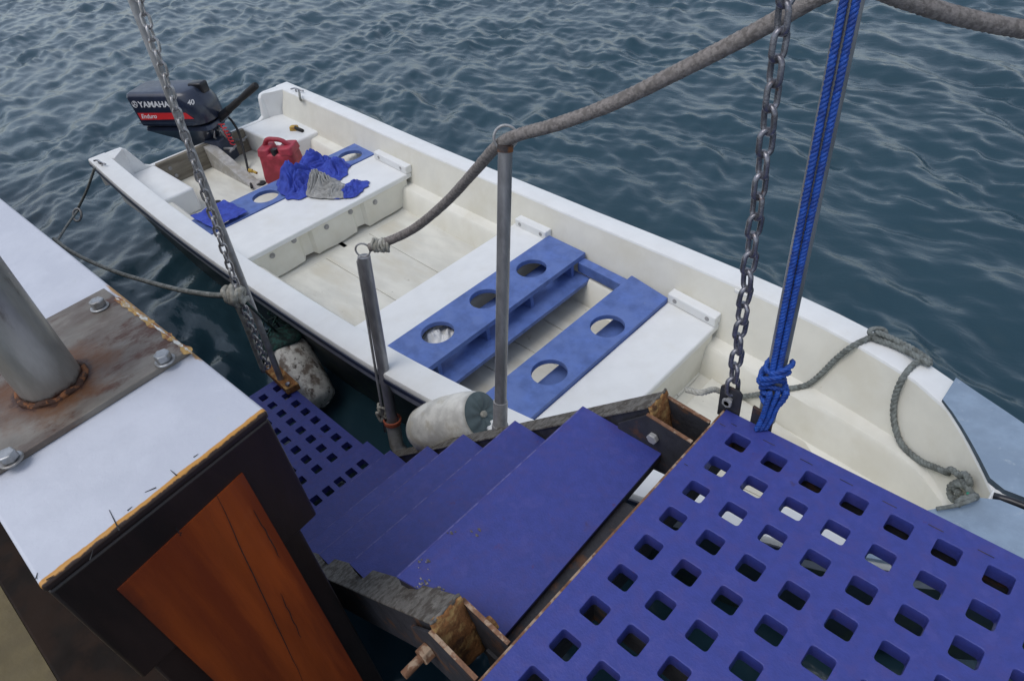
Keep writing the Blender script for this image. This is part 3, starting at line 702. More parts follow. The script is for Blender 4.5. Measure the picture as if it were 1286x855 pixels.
# ------------------------------------------------------------------ lines at the left
kc = dp(296, 371, 2.60)
ml = thing('mooring_line', kc, 'pale grey mooring line running from the skiff stern to the knot on the left chain', 'rope')
s = MB()
ctrl = [dp(284, 371, 2.62), dp(262, 370, 2.72), dp(225, 364, 2.95), dp(190, 355, 3.2), dp(150, 343, 3.5), dp(115, 329, 3.8), dp(88, 315, 4.05), dp(68, 300, 4.3)]
s.tube(spline(ctrl, .02), .0115, 10); s.build('line', M['rope_grey'], ml, smooth=True)
s = MB(); rr = random.Random(12); kp = []
rx, ry, rz = V(rows[0]), V(rows[1]), V(rows[2])
for i in range(34):
    a = i * .9; t = i / 33
    kp.append(kc + rx * ((t - .5) * .07) + (ry * math.cos(a) + rz * math.sin(a)) * (.030 - .008 * math.sin(t * 9)) + V([rr.uniform(-.006, .006) for _ in range(3)]))
s.tube(spline(kp, .006), .0115, 9); s.build('knot', M['rope_pale'], ml, smooth=True)
s = MB(); s.tube(spline([kc - ry * .01 - rx * .012, dp(303, 395, 2.68), dp(314, 422, 2.80), dp(322, 443, 2.9), dp(331, 466, 3.0)], .02), .0105, 9)
s.build('tail', M['rope_pale'], ml, smooth=True)
sl_ = thing('stern_line', at(100, 240, -.9), 'thin dark line with a shackle from the near stern cleat of the skiff', 'line')
s = MB(); q0, q1 = at(119, 211, -.745), dp(98, 262, 4.85); q2 = dp(72, 302, 4.35)
s.tube(spline([q0, q0.lerp(q1, .5) - V((0, 0, .01)), q1], .02), .009, 8); s.tube(spline([q1 + rx * .01, q1.lerp(q2, .5), q2, dp(55, 325, 4.2)], .02), .008, 8)
s.build('line', M['rope_grey'], sl_, smooth=True)
s = MB(); c = dp(97, 270, 4.8)
s.tube([c + (ry * math.cos(a) * 1.5 + rx * math.sin(a)) * .030 for a in [2 * math.pi * i / 24 for i in range(24)]], .008, 8, closed=True); s.build('shackle', M['galv'], sl_, smooth=True)

# ------------------------------------------------------------------ fenders
def lathe(mb, A, B, prof, seg=32, k=0):
    A, B = V(A), V(B); T_, N_, B_ = frames([A, B]); n = len(prof); v = []; f = []
    for (t, r) in prof:
        c = A.lerp(B, t)
        for j in range(seg):
            a = 2 * math.pi * j / seg; v.append(c + (N_[0] * math.cos(a) + B_[0] * math.sin(a)) * r)
    for i in range(n - 1):
        for j in range(seg): f.append((i * seg + j, i * seg + (j + 1) % seg, (i + 1) * seg + (j + 1) % seg, (i + 1) * seg + j))
    f.append(tuple(range(seg))[::-1]); f.append(tuple((n - 1) * seg + j for j in range(seg))); mb.add(v, f, k)
f1t = CAM_C + ray(354, 437) * ((.045 - CAM_C.y) / ray(354, 437).y) + V((0, .012, .0)); f1b = CAM_C + ray(396, 508) * ((.0 - CAM_C.y) / ray(396, 508).y)
f1 = thing('fender', f1b, 'grimy white cylindrical fender hanging between the foot grating and the skiff', 'fender', 'white fenders beside the ladder')
s = MB(); R_ = .126
lathe(s, f1t, f1b, [(0, .03), (.0, .09), (.03, R_ * .97), (.08, R_), (.9, R_), (.97, R_ * .96), (1.03, R_ * .72), (1.06, .03)])
s.build('body', M['fender_dirty'], f1, smooth=True, sub=1)
s = MB(); ax = (f1t - f1b).normalized()
lathe(s, f1t + ax * .10, f1t - ax * .03, [(0, .03), (.2, .075), (.5, .100), (.8, .128), (1, .130)], 22)
o = s.build('net_cover', M['net'], f1, smooth=True)
rr = random.Random(4)
for v_ in o.data.vertices: v_.co += V([rr.uniform(-.011, .011) for _ in range(3)])
s = MB()
for i in range(12):
    a = f1t + ax * rr.uniform(.0, .14) + V([rr.uniform(-.10, .10) for _ in range(3)]); b = f1t + ax * rr.uniform(.0, .13) + V([rr.uniform(-.10, .10) for _ in range(3)])
    s.tube(spline([a, a.lerp(b, .5) + V([rr.uniform(-.05, .05) for _ in range(3)]), b], .01), .0045, 6)
s.tube(spline([f1t + ax * .10, dp(330, 400, 3.0), dp(306, 376, 2.66)], .02), .006, 6)
s.build('lanyard', M['net'], f1, smooth=True)
f2a, f2b = dp(529, 541, 2.62), dp(603, 521, 2.40)
f2 = thing('fender', f2a, 'clean off-white fender with a puckered grey end squeezed behind the middle handrail post', 'fender', 'white fenders beside the ladder')
s = MB(); R_ = .098
lathe(s, f2a, f2b, [(-.06, .02), (-.06, .045), (-.02, .070), (.08, R_ * .93), (.25, R_ * 1.03), (.5, R_ * 1.07), (.78, R_ * 1.03), (.94, R_ * .95), (1.0, R_ * .86)], 36)
s.build('body', M['fender'], f2, smooth=True)
T_, N_, B_ = frames([f2a, f2b]); v = []; f = []; rings = 8; seg = 48; ax2 = (f2b - f2a).normalized()
for i in range(rings + 1):
    t = i / rings; r_ = R_ * .865 * (1 - t)
    for j in range(seg):
        a = 2 * math.pi * j / seg; rr_ = math.sin(math.pi * min(1, t * 1.2)) * .006 * math.sin(a * 9 + 1)
        v.append(f2b + ax2 * (.010 + .014 * math.sin(t * math.pi) - .004 * t + rr_ * .8) + (N_[0] * math.cos(a) + B_[0] * math.sin(a)) * r_)
for i in range(rings):
    for j in range(seg): f.append((i * seg + j, i * seg + (j + 1) % seg, (i + 1) * seg + (j + 1) % seg, (i + 1) * seg + j))
s = MB(); s.add(v, f); s.build('end_cap', M['fender_end'], f2, smooth=True)
s = MB(); s.tube([f2b - ax2 * .02, f2b + ax2 * .025], .012, 12); s.build('end_eye', M['rope_pale'], f2, smooth=True)


# ------------------------------------------------------------------ the skiff
def interp(x, tab):
    xs_ = [a for a, _ in tab]; ys_ = [b for _, b in tab]
    # smooth (monotone-ish) cubic through the table
    i = max(0, min(len(xs_) - 2, next((k for k in range(len(xs_) - 1) if x <= xs_[k + 1]), len(xs_) - 2)))
    def sl_(k):
        if k == 0: return (ys_[1] - ys_[0]) / (xs_[1] - xs_[0])
        if k == len(xs_) - 1: return (ys_[-1] - ys_[-2]) / (xs_[-1] - xs_[-2])
        return (ys_[k + 1] - ys_[k - 1]) / (xs_[k + 1] - xs_[k - 1])
    h_ = xs_[i + 1] - xs_[i]; t = (x - xs_[i]) / h_
    return ((2 * t ** 3 - 3 * t * t + 1) * ys_[i] + (t ** 3 - 2 * t * t + t) * h_ * sl_(i) + (-2 * t ** 3 + 3 * t * t) * ys_[i + 1] + (t ** 3 - t * t) * h_ * sl_(i + 1))
FAR = [(-5.06, 1.800), (-4.2, 1.738), (-2.86, 1.628), (-1.53, 1.545), (-.85, 1.475), (-.25, 1.375), (.10, 1.262), (.28, 1.172), (.45, 1.080), (.62, .965), (.72, .87), (.77, .79)]
NEAR = [(-5.06, .130), (-4.2, .078), (-3.2, .044), (-2.0, .050), (-1.2, .086), (-.5, .165), (.0, .290), (.28, .400), (.45, .500), (.62, .615), (.72, .70), (.77, .77)]
def zg(x): return -.75 if x < -1.6 else -.75 + .105 * min(1, (x + 1.6) / 2.1) ** 1.3
def yf(x): return interp(x, FAR)
def yn(x): return interp(x, NEAR)
APX, APY = .430, .785
def fl(x): return .118 if x < 0 else .118 + .02 * x
def yif(x):      # inner edge of the flange, far side
    if x < .16: return yf(x) - .118
    t = (x - .16) / (APX - .16); return (yf(.16) - .118) * (1 - t ** 1.25) + APY * t ** 1.25
def yin(x):
    if x < .16: return yn(x) + .13
    t = (x - .16) / (APX - .16); return (yn(.16) + .13) * (1 - t ** 1.25) + APY * t ** 1.25
boat = thing('skiff', (-2.2, .85, -1.6), 'open white fibreglass skiff with blue seat boards moored beside the ladder', 'boat')
ST = [-5.06 + .12 * i for i in range(44)] + [.22, .30, .38, .45, .52, .58, .63, .68, .72, .75, .77]
def loft(stations, profiles, name, m, **kw):
    P_ = [profiles(x) for x in stations]; n = len(P_[0]); v = [p for row in P_ for p in row]; f = []
    for i in range(len(P_) - 1):
        for j in range(n - 1): f.append((i * n + j, i * n + j + 1, (i + 1) * n + j + 1, (i + 1) * n + j))
    return link(name, v, f, m, boat, smooth=True, auto=35, **kw)
def hullp(x):
    a, b, z = yn(x), yf(x), zg(x); c = (a + b) / 2; h_ = (b - a) / 2; k = min(1, h_ / .6)
    up_ = .0 if x < -.5 else .32 * ((x + .5) / 1.3) ** 2
    return [(x - .0, a + .035 * k, z - .105), (x, a + .07 * k, z - .20), (x, a + .20 * k, min(-1.45 + up_, z - .22)), (x, c, min(-1.66 + up_ * 1.3, z - .24)), (x, b - .20 * k, min(-1.45 + up_, z - .22)), (x, b - .07 * k, z - .20), (x, b - .035 * k, z - .105)]
hull = loft(ST, hullp, 'hull', M['hull'])
for nm, off0, off1, z0_, z1_, mm in (('rub_strip', .0, .006, -.026, -.056, 'navy'), ('topside_band', -.004, -.030, -.054, -.112, 'greyband')):
    for side in (-1, 1):
        def pf(x, side=side, off0=off0, off1=off1, z0_=z0_, z1_=z1_, nm=nm):
            y = yn(x) if side < 0 else yf(x); z = zg(x)
            if nm == 'rub_strip': return [(x, y + side * -.01, z + z0_), (x, y + side * .005, z + z0_ - .004), (x, y + side * .007, z + (z0_ + z1_) / 2), (x, y + side * .005, z + z1_ + .004), (x, y - side * .01, z + z1_)]
            return [(x, y - side * .006, z + z0_), (x, y - side * .004, z + z0_ - .01), (x, y - side * .012, z + z1_), (x, y - side * .045, z + z1_ - .006)]
        loft(ST, pf, nm, M[mm])
# gunwale: rounded white flange both sides
SG = [x for x in ST if x <= .43] + [.43]
SG = sorted(set(SG))
def gun(side):
    def pf(x):
        o = yn(x) if side < 0 else yf(x); i = yin(x) if side < 0 else yif(x); z = zg(x); s_ = side
        if s_ < 0: i = min(i, APY + .0) if x > .16 else i
        return [(x, o + s_ * 0, z - .030), (x, o, z - .010), (x, o - s_ * .004, z - .003), (x, o - s_ * .012, z), (x, i + s_ * .012, z + .001), (x, i + s_ * .004, z - .002), (x, i, z - .010)]
    return pf
loft(SG, gun(-1), 'gunwale', M['gel']); loft(SG, gun(1), 'gunwale', M['gel'])
def liner(side):
    def pf(x):
        i = yin(x) if side < 0 else yif(x); z = zg(x); s_ = -side; c = APY if x > -.3 else (yn(x) + yf(x)) / 2
        room = abs(c - i); k = min(1, room / .45); lz = -.975 + max(0, (x + .6)) * .10; fz = -1.125 + max(0, x + .3) * .12
        return [(x, i, z - .010), (x, i + s_ * .010 * k, z - .05), (x, i + s_ * .052 * k, -.90 + max(0, x + .3) * .1), (x, i + s_ * .066 * k, lz + .004), (x, i + s_ * .080 * k, lz), (x, i + s_ * .128 * k, lz - .004), (x, i + s_ * .142 * k, lz - .016), (x, i + s_ * .175 * k, fz + .01), (x, i + s_ * .22 * k, fz), (x, i + (c - i) * .98, fz)]
    return pf
SLn = [x for x in SG if x >= -5.02]
loft(SLn, liner(-1), 'side_liner', M['liner']); loft(SLn, liner(1), 'side_liner', M['liner'])
# small triangular pad on the far gunwale
s = MB(); c = at(941, 357, -.728)
s.prism([(c.x - .055, c.y - .02, -.735), (c.x + .055, c.y - .028, -.735), (c.x + .03, c.y - .075, -.745), (c.x - .03, c.y - .068, -.745)], (0, 0, .018))
s.build('cleat_pad', M['gel'], boat, bevel=.005, segs=3)
s = MB()
for q in ((930, 352), (934, 357), (931, 361)):
    p = at(*q, -.715); s.tube([p - V((0, 0, .01)), p + V((0, 0, .001))], .0028, 8)
s.build('pad_screw', M['rubber'], boat)
# bow decks
def bowdeck(side):
    zt = zg(.5) + .006
    N = 14; v = []; inner = []; outer = []
    for i in range(N + 1):
        x = .195 + (.77 - .195) * i / N
        o = yf(x) if side > 0 else yn(x)
        if x < APX:
            t = (x - .195) / (APX - .195)
            a = yif(x) if side > 0 else yin(x)
            a = a if side > 0 else a
            if side > 0: a = max(a, APY + .022)
            else: a = min(a, APY - .022)
        else: a = APY + side * .022
        if side > 0: o = max(o, a + .001)
        else: o = min(o, a - .001)
        inner.append((x, a)); outer.append((x, o))
    m_ = MB()
    top = lambda x, y: zg(x) + .012 + .018 * max(0, min(1, (x - .2) / .4))
    poly_i, poly_o = inner, outer
    vv = []
    for (a, b) in zip(poly_i, poly_o):
        vv += [(a[0], a[1], top(*a)), (b[0], b[1], top(*b)), (a[0], a[1], zg(a[0]) + .0015), (b[0], b[1], zg(b[0]) + .0015)]
    ff = []; kk = []
    for i in range(N):
        q = i * 4; r_ = q + 4
        ff += [(q, q + 1, r_ + 1, r_), (q + 2, r_ + 2, r_ + 3, q + 3), (q, r_, r_ + 2, q + 2), (q + 1, q + 3, r_ + 3, r_ + 1)]; kk += [0, 0, 1, 0]
    ff += [(0, 2, 3, 1), (N * 4, N * 4 + 1, N * 4 + 3, N * 4 + 2)]; kk += [0, 0]
    m_.v = [V(a) for a in vv]; m_.f = ff; m_.k = kk
    return m_.build('bow_pad', [M['bowpad'], M['pad_edge']], boat)
bowdeck(1); bowdeck(-1)
def keel(x): 
    z = zg(x) + .001
    return [(x, yn(x) + .02 if x > .7 else APY - .25 * max(0, 1 - (x - .42) / .35), z - .02), (x, APY - .024, z), (x, APY + .024, z), (x, yf(x) - .02 if x > .7 else APY + .25 * max(0, 1 - (x - .42) / .35), z - .02)]
s = MB(); s.hexa([(APX - .012, APY - .03), (.76, APY - .03), (.76, APY + .03), (APX - .012, APY + .03)], -.80, lambda x, y: zg(x) + .006); s.build('stem_strip', M['gel'], boat, bevel=.004)
s = MB(); z = zg(.5) + .02
s.tube(spline([(.425, APY - .010, z - .01), (.50, APY - .004, z), (.75, APY - .002, z + .004)], .02), .011, 10); s.build('bow_fairlead', M['black'], boat, smooth=True)
# a deck under the pads closing the bow
s = MB(); vv = []; xs_ = [.30, .38, .45, .52, .58, .63, .68, .72, .75, .77]
for x in xs_:
    a, b = yn(x), yf(x)
    ia = yin(x) if x < APX else APY; ib = yif(x) if x < APX else APY
    vv += [(x, a, zg(x) - .03), (x, a, zg(x)), (x, ia, zg(x)), (x, ib, zg(x)), (x, b, zg(x)), (x, b, zg(x) - .03)]
ff = []
for i in range(len(xs_) - 1):
    for j in (0, 1, 3, 4): q = i * 6; ff.append((q + j, q + j + 1, q + 7 + j, q + 6 + j))
s.add(vv, ff); s.build('foredeck', M['gel'], boat)

# sole (inner floor) with three long boards
def yfl_n(x): return yin(x) + .17
def yfl_f(x): return yif(x) - .17
s = MB()
for (x0, x1, nb, zf) in ((-3.02, -2.06, 3, -1.112), (-2.05, -.70, 4, -1.112), (-.64, -.10, 3, -1.10)):
    for j in range(nb):
        t0, t1 = j / nb, (j + 1) / nb; g_ = .0016
        A = lambda x, t: yfl_n(x) * (1 - t) + yfl_f(x) * t
        s.hexa([(x0, A(x0, t0) + g_), (x1, A(x1, t0) + g_), (x1, A(x1, t1) - g_), (x0, A(x0, t1) - g_)], zf - .012, zf + .0)
s.build('floor_board', M['sole'], boat, bevel=.003)
# faint raised seams in the sole
def wall_f(x, z): # far liner surface near the level of the thwarts
    t = (zg(x) - .05 - z) / (.10); return yif(x) - .010 - .042 * max(0, min(1, t))
def wall_n(x, z): return yin(x) + .010 + .042
# thwarts
def thwart(x0, x1, zt, face_x=None, thick=.035, name='thwart', mm='gel'):
    s = MB(); s.hexa([(x0, wall_n(x0, zt) - .01), (x1, wall_n(x1, zt) - .01), (x1, wall_f(x1, zt) + .002), (x0, wall_f(x0, zt) + .002)], zt - thick, zt)
    return s.build(name, M[mm], boat, bevel=.008, segs=3, smooth=True, auto=50)
thwart(-3.52, -3.075, -.90); thwart(-2.045, -1.785, -.895); thwart(-.965, -.70, -.90)
# faces below the thwarts
def face(xf, xb, zt, zb, name='thwart_face', waves=True):
    s = MB(); ya, yb = wall_n(xf, zt) + .02, wall_f(xf, zt) - .045; n = 60; v = []; f = []
    for i in range(n + 1):
        t = i / n; y = ya + (yb - ya) * t
        rec = 0
        if waves:
            for c_, w_ in ((.33, .035), (.66, .03)):
                if abs(t - c_) < w_: rec = .018
        zb_ = zb + (.012 * noise.noise(V((t * 9, 3, 1))) + (.02 if rec else 0) if waves else 0)
        zb_ = max(zb_, -1.112)
        if waves and t > .93: zb_ += (t - .93) * .8
        v += [(xf - rec, y, zt), (xf - rec - .004, y, zb_), (xb, y, zt), (xb, y, zb_)]
    for i in range(n):
        q = i * 4; r_ = q + 4; f += [(q, q + 1, r_ + 1, r_), (q + 1, q + 3, r_ + 3, r_ + 1), (q + 2, r_ + 2, r_ + 3, q + 3)]
    f += [(0, 2, 3, 1), (n * 4, n * 4 + 1, n * 4 + 3, n * 4 + 2)]
    s.add(v, f); return s.build(name, M['liner'], boat)
face(-3.083, -3.12, -.936, -1.108)
face(-.705, -.74, -.936, -1.115, waves=False)
face(-1.80, -1.83, -.931, -1.111, waves=False); 
s = MB()
for (px, py) in ((342, 321), (369, 302), (410, 285), (440, 266), (471, 254)):
    d_ = ray(px, py); p = CAM_C + d_ * ((-3.083 - CAM_C.x) / d_.x); s.tube([(-3.10, p.y, p.z), (-3.077, p.y, p.z)], .0105, 12); s.tube([(-3.10, p.y, p.z), (-3.0795, p.y, p.z)], .017, 14)
s.build('face_bolt', M['galv'], boat, smooth=True, auto=40)
# hold-down battens on the thwart ends at the far wall
for (x0, x1) in ((-3.46, -3.07), (-2.02, -1.78), (-.965, -.70)):
    zt = -.90; y0 = wall_f(x0, zt); y1 = wall_f(x1, zt)
    s = MB(); s.hexa([(x0, y0 - .042), (x1, y1 - .042), (x1, y1 + .01), (x0, y0 + .01)], zt + .0012, lambda x, y: zt + .052)
    o = s.build('hold_down_batten', M['gel'], boat, bevel=.006, segs=3)
    s = MB()
    for t in (.16, .84):
        x = x0 + (x1 - x0) * t; y = y0 + (y1 - y0) * t - .042
        s.tube([(x, y + .004, zt + .028), (x, y - .002, zt + .028)], .011, 12)
    s.build('batten_bolt', M['galv'], o, smooth=True, auto=40)

# blue seat boards with round holes
def seat_board(name, x0, x1, ya0, ya1, yb0, yb1, zt, holes, r, th=.026):
    """quad plan (x0,ya0) (x1,ya1) (x1,yb1) (x0,yb0); holes = list of centres along the board"""
    s = MB(); cuts = []
    hs_ = sorted(holes, key=lambda h: h[1]); n = 32
    lo = lambda x: ya0 + (ya1 - ya0) * (x - x0) / (x1 - x0); hi = lambda x: yb0 + (yb1 - yb0) * (x - x0) / (x1 - x0)
    bounds = [None] + [(a[1] + b[1]) / 2 for a, b in zip(hs_, hs_[1:])] + [None]
    for k, (hx, hy) in enumerate(hs_):
        L_ = (lambda x: bounds[k]) if bounds[k] is not None else lo
        H_ = (lambda x: bounds[k + 1]) if bounds[k + 1] is not None else hi
        corners = [(x1, H_(x1)), (x0, H_(x0)), (x0, L_(x0)), (x1, L_(x1))]
        circ = [(hx + r * math.cos(2 * math.pi * i / n), hy + r * math.sin(2 * math.pi * i / n)) for i in range(n)]
        q = n // 4
        for z in (zt, zt - th):
            v = [(*p, z) for p in circ] + [(*c, z) for c in corners]; f = []
            for s4 in range(4):
                for i in range(q): f.append((s4 * q + i, (s4 * q + i + 1) % n, n + s4))
                f.append((((s4 + 1) * q) % n, n + (s4 + 1) % 4, n + s4))
            s.add(v, f)
        v = [(*p, zt) for p in circ] + [(*p, zt - th) for p in circ]; s.add(v, [(i, (i + 1) % n, n + (i + 1) % n, n + i) for i in range(n)])
    c4 = [(x0, ya0), (x1, ya1), (x1, yb1), (x0, yb0)]
    v = [(*p, zt) for p in c4] + [(*p, zt - th) for p in c4]; s.add(v, [(i, (i + 1) % 4, 4 + (i + 1) % 4, 4 + i) for i in range(4)])
    o = s.build(name, M['seat_blue'], boat)
    b = bmesh.new(); b.from_mesh(o.data); bmesh.ops.remove_doubles(b, verts=b.verts, dist=1e-5); bmesh.ops.recalc_face_normals(b, faces=b.faces); b.to_mesh(o.data); b.free()
    m_ = o.modifiers.new('bevel', 'BEVEL'); m_.width = .003; m_.segments = 2; m_.limit_method = 'ANGLE'; m_.angle_limit = rad(50)
    return o
seat_board('seat_board', -1.782, -1.515, .205, .215, 1.382, 1.362, -.880, [(-1.665, .467), (-1.665, .778), (-1.652, 1.097)], .077)
seat_board('seat_board', -1.205, -.967, .235, .245, 1.335, 1.285, -.880, [(-1.080, .22 + .36), (-1.068, .962)], .077)
seat_board('seat_board', -3.80, -3.525, .21, .215, 1.585, 1.555, -.897, [(-3.662, .382), (-3.662, .715), (-3.662, 1.06), (-3.657, 1.396)], .085)
s = MB(); s.hexa([(-1.735, .24), (-1.44, .25), (-1.44, 1.32), (-1.735, 1.34)], -1.000, -.978); s.build('seat_shelf', M['seat_blue'], boat, bevel=.003)
for y in (.33, .635, .94, 1.25):
    s = MB(); s.hexa([(-1.73, y), (-1.52, y), (-1.52, y + .022), (-1.73, y + .022)], -.9775, -.9062)
    s.build('seat_divider', M['seat_blue'], boat, bevel=.002)
s = MB(); s.hexa([(-1.52, 1.30), (-1.20, 1.27), (-1.20, 1.325), (-1.52, 1.352)], -.965, -.9065); s.build('side_rail', M['seat_blue'], boat, bevel=.004)
s = MB(); s.hexa([(-1.148, .27), (-.975, .27), (-.975, 1.25), (-1.148, 1.27)], -1.0, -.978); s.build('seat_shelf', M['seat_blue'], boat, bevel=.002)
# stern: transom, boxes, motor well
TX = -5.06
s = MB()
prof = [(TX, yn(TX) + .004, -.752), (TX, .30, -.750), (TX, .365, -.752), (TX, .39, -.775), (TX, .460, -.925), (TX, .50, -.945), (TX, 1.435, -.945), (TX, 1.475, -.925), (TX, 1.50, -.785), (TX, 1.52, -.758), (TX, 1.56, -.750), (TX, yf(TX) - .004, -.752), (TX, yf(TX) - .07, -1.0), (TX, 1.60, -1.45), (TX, .97, -1.65), (TX, .33, -1.45), (TX, yn(TX) + .07, -1.0)]
s.prism([(x + .0, y, z) for x, y, z in prof], (.045, 0, 0)); s.build('transom', M['gel'], boat, bevel=.008, segs=3)
# corner knees (solid quarter blocks beside the cut-out)
for (ya, yb) in ((yn(-4.9) + .02, .365), (1.52, yf(-4.9) - .02)):
    s = MB(); zt = -.7515
    if ya < 1: s.prism([(TX + .046, ya, zt), (TX + .046, yb, zt), (TX + .17, ya + .12, zt)], (0, 0, -.20))
    else: s.prism([(TX + .046, ya, zt), (TX + .046, yb, zt), (TX + .13, yb - .09, zt)], (0, 0, -.20))
    s.build('corner_block', M['gel'], boat, bevel=.004)
for (ya, yb) in ((yn(-4.6) + .10, .520), (1.262, yf(-4.6) - .10)):
    s = MB(); s.hexa([(TX + .046, ya), (-4.36, ya), (-4.36, yb), (TX + .046, yb)], -1.125, -.945)
    s.build('stern_box', M['gel'], boat, bevel=.018, segs=4, smooth=True, auto=50)
s = MB(); s.hexa([(TX + .0465, .522), (TX + .085, .522), (TX + .085, 1.260), (TX + .0465, 1.260)], -1.125, -.938); wp = s.build('transom_board', M['woodgrey'], boat, bevel=.004)
s = MB()
for (y, z) in ((.60, -1.0), (1.12, -.99), (1.20, -1.05), (.62, -1.07)): s.tube([(TX + .085, y, z), (TX + .094, y, z)], .014, 12)
s.build('board_bolt', M['galv'], wp, smooth=True, auto=40)
s = MB(); s.prism([(TX + .086, .90, -.945), (TX + .086, .90, -1.125), (-4.28, .90, -1.125)], (0, .085, 0)); s.build('timber_knee', M['knee'], boat, bevel=.004)
s = MB(); s.hexa([(TX + .05, .3), (-3.5, .25), (-3.5, 1.6), (TX + .05, 1.55)], -1.14, -1.122); s.build('well_floor', M['sole'], boat)
s = MB()
for (px, py) in ((328, 231), (272, 256)):
    p = at(px, py, -1.12); s.tube([p - V((0, 0, .002)), p + V((0, 0, .010))], .036, 20)
s.build('drain_cap', M['rubber'], boat, smooth=True, auto=40)
# stern cleats
for q in ((127, 207), (374, 116)):
    p = at(*q, -.748); s = MB()
    s.tube(spline([p + V((-.07, -.015, .018)), p + V((-.03, 0, .026)), p + V((.03, 0, .026)), p + V((.075, .012, .018))], .01), .0065, 8)
    for dx_ in (-.022, .022): s.tube([p + V((dx_, 0, 0)), p + V((dx_, 0, .024))], .007, 8)
    s.build('stern_cleat', M['shiny'], boat, smooth=True)

# ------------------------------------------------------------------ outboard motor
mo = thing('outboard_motor', (-5.15, .93, -1.3), 'dark navy outboard motor with a red stripe and raised tiller on the skiff transom', 'outboard motor')
L0 = at(176, 160, -.775); L1 = at(262, 160, -.775)
fx = (L1 - L0).normalized(); fy = V((-fx.y, fx.x, 0)); LEN = (L1 - L0).length * .94; WID = .33
HT = .255
tilt = .0
def cw(a, b, z): return L0 + fx * a + fy * b + V((0, 0, z))       # a forward, b away, z up
def rr_out(a0, a1, b0, b1, r, rfront, n=7):
    out = []
    for (ca, cb, an, R_) in ((a1, b1, 0, rfront), (a0, b1, 90, r), (a0, b0, 180, r), (a1, b0, 270, rfront)):
        sx = -1 if ca == a1 else 1; sy = -1 if cb == b1 else 1
        for i in range(n + 1):
            t = rad(an + 90 * i / n); out.append((ca + sx * R_ + math.cos(t) * R_, cb + sy * R_ + math.sin(t) * R_))
    return out
levels = [(-.0, .03, LEN, .02, WID - .02, .03), (.012, .015, LEN + .015, .0, WID, .035), (.045, .008, LEN + .02, .0, WID, .035), (.14, -.008, LEN + .015, .006, WID - .006, .035), (HT - .03, -.026, LEN - .045, .012, WID - .012, .035), (HT - .008, -.022, LEN - .075, .028, WID - .028, .03), (HT, -.008, LEN - .10, .045, WID - .045, .03)]
v = []; f = []; cnt = None; kk = []
for (z, a0_, a1_, b0_, b1_, r_) in levels:
    o = rr_out(a0_, a1_, b0_, b1_, r_, .12); cnt = len(o); v += [cw(a, b, z) for a, b in o]
for i in range(len(levels) - 1):
    for j in range(cnt): f.append((i * cnt + j, i * cnt + (j + 1) % cnt, (i + 1) * cnt + (j + 1) % cnt, (i + 1) * cnt + j)); kk.append(1 if i >= 5 else 0)
f.append(tuple(range(cnt))[::-1]); kk.append(0); f.append(tuple((len(levels) - 1) * cnt + j for j in range(cnt))); kk.append(1)
cowl = link('cowling', v, f, M['cowl'], mo, smooth=True, auto=32, mats=[M['cowl'], M['cowl_grey']], fmat=kk)
# lower tray and pan
s = MB(); v = []; f = []
lv = [(-.006, .03, LEN + .02, .02, WID - .02, .03), (-.035, .02, LEN + .03, .012, WID - .012, .03), (-.055, .05, LEN + .0, .03, WID - .03, .03), (-.13, .20, LEN - .06, .08, WID - .08, .03), (-.20, .26, LEN - .12, .11, WID - .11, .02)]
for (z, a0_, a1_, b0_, b1_, r_) in lv:
    o = rr_out(a0_, a1_, b0_, b1_, r_, .05); v += [cw(a, b, z) for a, b in o]
for i in range(len(lv) - 1):
    for j in range(cnt): f.append((i * cnt + j, i * cnt + (j + 1) % cnt, (i + 1) * cnt + (j + 1) % cnt, (i + 1) * cnt + j))
f.append(tuple(range(cnt))); f.append(tuple((len(lv) - 1) * cnt + j for j in range(cnt))); s.add(v, f); s.build('lower_pan', M['cowl'], mo, smooth=True, auto=35)
s = MB(); s.hexa([tuple(cw(a, b, 0))[:2] for a, b in ((.27, .12), (LEN - .12, .12), (LEN - .12, WID - .12), (.27, WID - .12))], -1.75, L0.z - .19)
s.build('leg', M['cowl'], mo, bevel=.02, segs=3)
s = MB(); s.hexa([tuple(cw(a, b, 0))[:2] for a, b in ((LEN - .13, .07), (LEN + .01, .07), (LEN + .01, WID - .07), (LEN - .13, WID - .07))], -1.14, L0.z - .145)
s.build('clamp_bracket', M['cowl_grey'], mo, bevel=.01, segs=2)
s = MB()
for b_ in (.10, .26): s = MB(); s.tube([cw(LEN + .0, b_, -.22), cw(LEN + .10, b_, -.22)], .012, 10); s.tube([cw(LEN + .09, b_ - .045, -.225), cw(LEN + .095, b_ + .045, -.215)], .009, 8); s.build('clamp_screw', M['galv'], mo, smooth=True, auto=40)
# front latch / knob
s = MB(); c = cw(LEN - .055, .14, HT - .05); s.hexa([tuple(cw(a, b, 0))[:2] for a, b in ((LEN - .14, .16), (LEN - .02, .16), (LEN - .02, .25), (LEN - .14, .25))], L0.z + HT - .07, L0.z + HT + .016); s.build('starter_grip', M['black'], mo, bevel=.014, segs=3, smooth=True)
# tiller
t0 = cw(LEN + .02, .20, .0); t1 = at(322, 107, -.52)
s = MB(); s.tube([cw(LEN - .02, .18, -.03), t0, t0.lerp(t1, .22)], .030, 14); s.build('tiller_arm', M['black'], mo, smooth=True, auto=50)
s = MB(); s.tube([t0.lerp(t1, .2), t0.lerp(t1, .55), t0.lerp(t1, .58), t1], .0, 14, rfun=None) if False else None
v_, f_ = tube_geo([t0.lerp(t1, k) for k in (.2, .5, .53, .75, .98, 1)], lambda u: (.026 if u < .3 else .021 if u < .5 else .026 if u < .9 else .020), 14); s.add(v_, f_)
s.build('tiller_grip', M['rubber'], mo, smooth=True, auto=50)
